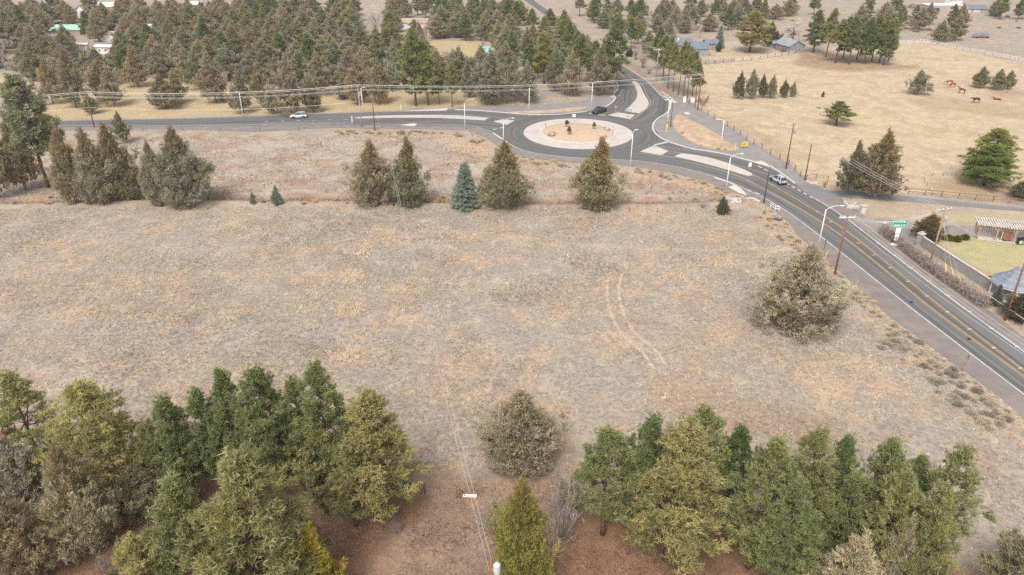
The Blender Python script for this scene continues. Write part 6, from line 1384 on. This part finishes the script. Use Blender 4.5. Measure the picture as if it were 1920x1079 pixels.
# flat trash on the road
for i, (x, y) in enumerate(((1709, 567), (1817, 636))): tag(MB().lathe([(.26, 0), (.26, .04), (.18, .05), (.16, .0)], 12).build('tyre_scrap', M['trim'], loc=G(x, y, .02)), ('small dark tyre scrap on the near highway lane', 'round tyre scrap on the highway near the right edge')[i], 'debris')
# ------------------------------------------------------------------ brush and grass
def bush_proto(seed, n, L, W, k=9):
    rng = np.random.default_rng(seed); th = rng.uniform(0, 6.283, n); ph = np.arccos(rng.uniform(0, 1, n)); r = rng.uniform(.35, 1, n) ** .5
    P = np.c_[np.cos(th) * np.sin(ph) * r, np.sin(th) * np.sin(ph) * r, np.cos(ph) * r * .8] * .5
    D = unit(P + np.array([0, 0, .25])); C = np.c_[np.clip(rng.normal(.5, .25, n), 0, 1), np.zeros(n), rng.uniform(0, .6, n)]
    return crown_mesh('brush', P, D, C, L, W, k, .5, rng)
BR = [bush_proto(s, 120, .30, .03) for s in (81, 82, 83)]
STRAW, SILV, RUSTC = (.62, .53, .41), (.50, .46, .43), (.52, .40, .29)
def brush(px, py, r, col, label, grp, name='sagebrush'):
    p = G(px, py); o = link_mesh(name, BR[random.randrange(3)], None, (p.x, p.y, gz(p) - .05), random.uniform(0, 6.28)); o.scale = (r * 2, r * 2 * random.uniform(.8, 1.1), r * random.uniform(1.4, 2.0)); o.color = (*col, 0)
    return tag(o, label, 'brush', grp)
rb = random.Random(3)
gl = spline([Vector(p) for p in GRASS], 400)
def near_edge(x0, x1, n, off0, off1, rmin, rmax, cols, label, grp, name='dry_brush'):
    c = [p for p in gl if x0 <= p.x <= x1]
    for _ in range(n):
        p = rb.choice(c); o = rb.uniform(off0, off1); brush(p.x - o * .75, p.y + o * .66, rb.uniform(rmin, rmax), rb.choice(cols), label, grp, name)
near_edge(1690, 1910, 90, 4, 62, .25, .62, (SILV, SILV, (.52, .47, .40), (.40, .36, .33)), 'grey sagebrush of the thick belt along the highway verge near the right edge', 'sagebrush belt at the highway', 'sagebrush')
near_edge(1560, 1690, 34, 2, 22, .2, .45, (STRAW, RUSTC, SILV), 'dry straw brush on the highway verge beside the large juniper', 'dry brush at the highway bend')
near_edge(1440, 1540, 36, 2, 34, .25, .55, (RUSTC, STRAW, (.52, .42, .33)), 'dry brown brush on the verge around the railing and grate', 'dry brush at the railing')
near_edge(1180, 1400, 40, 1, 14, .25, .6, (STRAW, STRAW, SILV, (.52, .42, .34)), 'pale dry brush on the bank below the highway island', 'dry brush below the island')
near_edge(885, 1180, 50, 1, 12, .25, .65, (STRAW, STRAW, (.52, .46, .36), SILV), 'pale dry brush on the bank in front of the roundabout', 'dry brush before the roundabout')
for _ in range(42):
    x = rb.uniform(610, 905); y = 246 + (x > 850) * (x - 850) * .4 + rb.uniform(0, 6); brush(x, y, rb.uniform(.35, .8), rb.choice((STRAW, RUSTC, (.50, .40, .32))), 'dry straw brush on the west road verge by the lamp and the brown pole', 'dry brush of the west verge', 'dry_brush')
for _ in range(30):
    t_ = rb.random(); x = 10 + 1300 * t_; brush(x, 376 + rb.uniform(-6, 10), rb.uniform(.25, .6), rb.choice((RUSTC, STRAW, SILV, (.50, .38, .28))), 'dry weed tuft along the ditch line', 'weeds of the ditch', 'dry_weed')
for _ in range(38):
    x, y = rb.uniform(1268, 1380), rb.uniform(215, 282)
    if sdist(np.array([G(x, y).x]), np.array([G(x, y).y]), [tuple(q.xy) for q in GP([(1268, 215), (1285, 222), (1330, 244), (1365, 266), (1388, 282), (1350, 283), (1300, 272), (1268, 250)])])[0] > 0:
        brush(x, y, rb.uniform(.25, .6), rb.choice((STRAW, RUSTC)), 'dry tuft on the sandy mound by the east lamp', 'tufts of the sandy mound', 'dry_weed')
for _ in range(46):
    x, y = rb.uniform(1640, 1915), rb.uniform(30, 62)
    if not (1735 < x < 1860 and y < 44) and not (1812 < x < 1870): brush(x, y, rb.uniform(.5, 1.5), rb.choice(((.36, .31, .25), SILV, JO)), 'grey scrub bush on the slope beyond the white fence', 'scrub beyond the white fence', 'scrub_bush')

def grass(name, poly, n, L, W, k, cols, label, seed, patch=(9, .35), flat_ok=False, zscale=1.0):
    """Uncountable dry grass: tufts of blades over an area."""
    rng = np.random.default_rng(seed); W_ = [tuple(q.xy) for q in GP(poly)]; Q = np.array(W_)
    x = rng.uniform(Q[:, 0].min(), Q[:, 0].max(), n * 4); y = rng.uniform(Q[:, 1].min(), Q[:, 1].max(), n * 4)
    ok = sdist(x, y, W_) > 0; x, y = x[ok], y[ok]
    dns = vnoise(x, y, patch[0], seed) * .6 + vnoise(x, y, patch[0] * .3, seed + 1) * .4
    ok = dns + rng.uniform(-.22, .22, len(x)) > patch[1]; x, y = x[ok][:n], y[ok][:n]
    if not flat_ok:
        ok = grid(FD2, x, y) < -.3; x, y = x[ok], y[ok]
    z = grid(ZG2, x, y); P = np.c_[x, y, z]; nn = len(x)
    tone = np.clip((vnoise(x, y, 13, seed + 5) * .55 + vnoise(x, y, 4, seed + 8) * .45 - .5) * 1.9 + .5, 0, 1) * .72 + rng.uniform(0, .28, nn); cols = np.array(cols); ci = np.clip((tone * len(cols)).astype(int), 0, len(cols) - 1)
    V, T, C = blades(P, np.tile([0, 0, .55 * zscale], (nn, 1)), np.c_[rng.uniform(.2, .8, nn), ci, np.zeros(nn)], L, W, k, .55, rng, .07)
    V[:, 2] = np.maximum(V[:, 2], np.repeat(np.repeat(z, k), 3) - .05)
    rgb = cols[C[:, 1].astype(int)] * (.7 + .6 * C[:, :1])
    me = np_mesh(name, V, T, M['grass'], np.c_[rgb, np.ones(len(rgb))]); return tag(link_mesh(name, me), label, 'grass', kind='stuff')
for _ in range(60):
    x, y = rb.uniform(1200, 1720), rb.uniform(8, 62)
    if not any(a <= x <= c and b <= y <= d for a, b, c, d in KEEP) and y < 78 - (x - 1200) * .05: brush(x, y, rb.uniform(.8, 2.0), rb.choice(((.40, .36, .28), JO, JG, (.46, .40, .34))), 'olive scrub bush of the open ground beyond the blue-grey house', 'scrub beyond the houses', 'scrub_bush')
def gm():
    m = bpy.data.materials.new('dry grass blades'); m.use_nodes = True; t = m.node_tree; t.nodes.clear(); at = N(t, 'ShaderNodeAttribute', attribute_name='tint')
    d = N(t, 'ShaderNodeBsdfDiffuse'); tr = N(t, 'ShaderNodeBsdfTranslucent'); ms = N(t, 'ShaderNodeMixShader'); ms.inputs[0].default_value = .3
    t.links.new(at.outputs['Color'], d.inputs[0]); t.links.new(at.outputs['Color'], tr.inputs[0]); t.links.new(d.outputs[0], ms.inputs[1]); t.links.new(tr.outputs[0], ms.inputs[2])
    o = N(t, 'ShaderNodeOutputMaterial'); t.links.new(ms.outputs[0], o.inputs[0]); return m
M['grass'] = gm()
GC = [(.315, .264, .222), (.375, .31, .254), (.43, .352, .28), (.50, .40, .30), (.57, .475, .355), (.66, .57, .435)]
FIELD = [(-150, 395), (480, 388), (1300, 392), (1440, 396), (1500, 455), (1570, 512), (1670, 600), (1810, 706), (1920, 800), (2050, 900), (2050, 1010), (1800, 1010), (1500, 960), (1090, 900), (900, 880), (560, 890), (330, 870), (-250, 900)]
grass('dry_grass', FIELD, 62000, .30, .055, 5, GC, 'short dry grass over the open field', 5, (9, .47))
grass('dry_grass', FIELD, 15000, .42, .06, 8, [(.68, .59, .45), (.74, .66, .51), (.60, .51, .37)], 'pale straw bunches scattered over the open field', 6, (4.5, .63))
grass('dry_grass', [(-200, 290), (0, 270), (480, 252), (870, 250), (930, 290), (1060, 308), (1250, 326), (1400, 380), (1300, 376), (-200, 384)], 16000, .40, .07, 5, [(.40, .29, .21), (.50, .41, .31), (.34, .23, .16), (.56, .48, .38)], 'rough grass between ditch and west road', 7, (7, .40))
for i, (x, y, r) in enumerate(((668, 462, 34), (660, 516, 26), (648, 660, 36), (655, 578, 30))):
    grass('tall_grass', [(x - r, y), (x - r * .5, y - r * .4), (x + r * .6, y - r * .35), (x + r, y + r * .1), (x + r * .3, y + r * .5), (x - r * .7, y + r * .4)], 300, .6, .06, 8, [(.74, .61, .46), (.80, .68, .53), (.64, .50, .37)][: 3 if i != 3 else 3], ('tan tall grass patch highest in the field', 'tan tall grass patch, second highest', 'tan tall grass patch nearest the pine clump', 'rusty tall grass patch in the middle of the field')[i], 20 + i, (2.5, .45))

for pl_, nm_ in (([(-250, 900), (330, 880), (560, 905), (740, 905), (800, 930), (760, 1010), (700, 1130), (-250, 1130)], 'brown needle litter under the left-hand trees'), ([(1060, 985), (1150, 960), (1500, 1020), (1780, 1040), (1830, 1130), (1020, 1130)], 'brown needle litter under the right-hand pine row'), ([(800, 905), (1060, 905), (1040, 1130), (720, 1130)], 'thin dry weeds on the bare ground by the near pole')):
    grass('needle_litter', pl_, 5200, .22, .035, 4, [(.16, .085, .055), (.30, .175, .11), (.38, .26, .17), (.12, .08, .06)], nm_, len(nm_), (3, .3))
# ------------------------------------------------------------------ thin air over the far wood
m = bpy.data.materials.new('thin haze'); m.use_nodes = True; t = m.node_tree; t.nodes.clear()
pv = N(t, 'ShaderNodeVolumePrincipled'); pv.inputs['Density'].default_value = .0002; pv.inputs['Color'].default_value = (.95, .94, .93, 1); pv.inputs['Anisotropy'].default_value = .2
o_ = N(t, 'ShaderNodeOutputMaterial'); t.links.new(pv.outputs[0], o_.inputs['Volume'])
tag(MB().box((0, 300, 29), (1400, 1000, 62)).build('haze', m), 'thin pale haze filling the air', 'haze', kind='stuff')
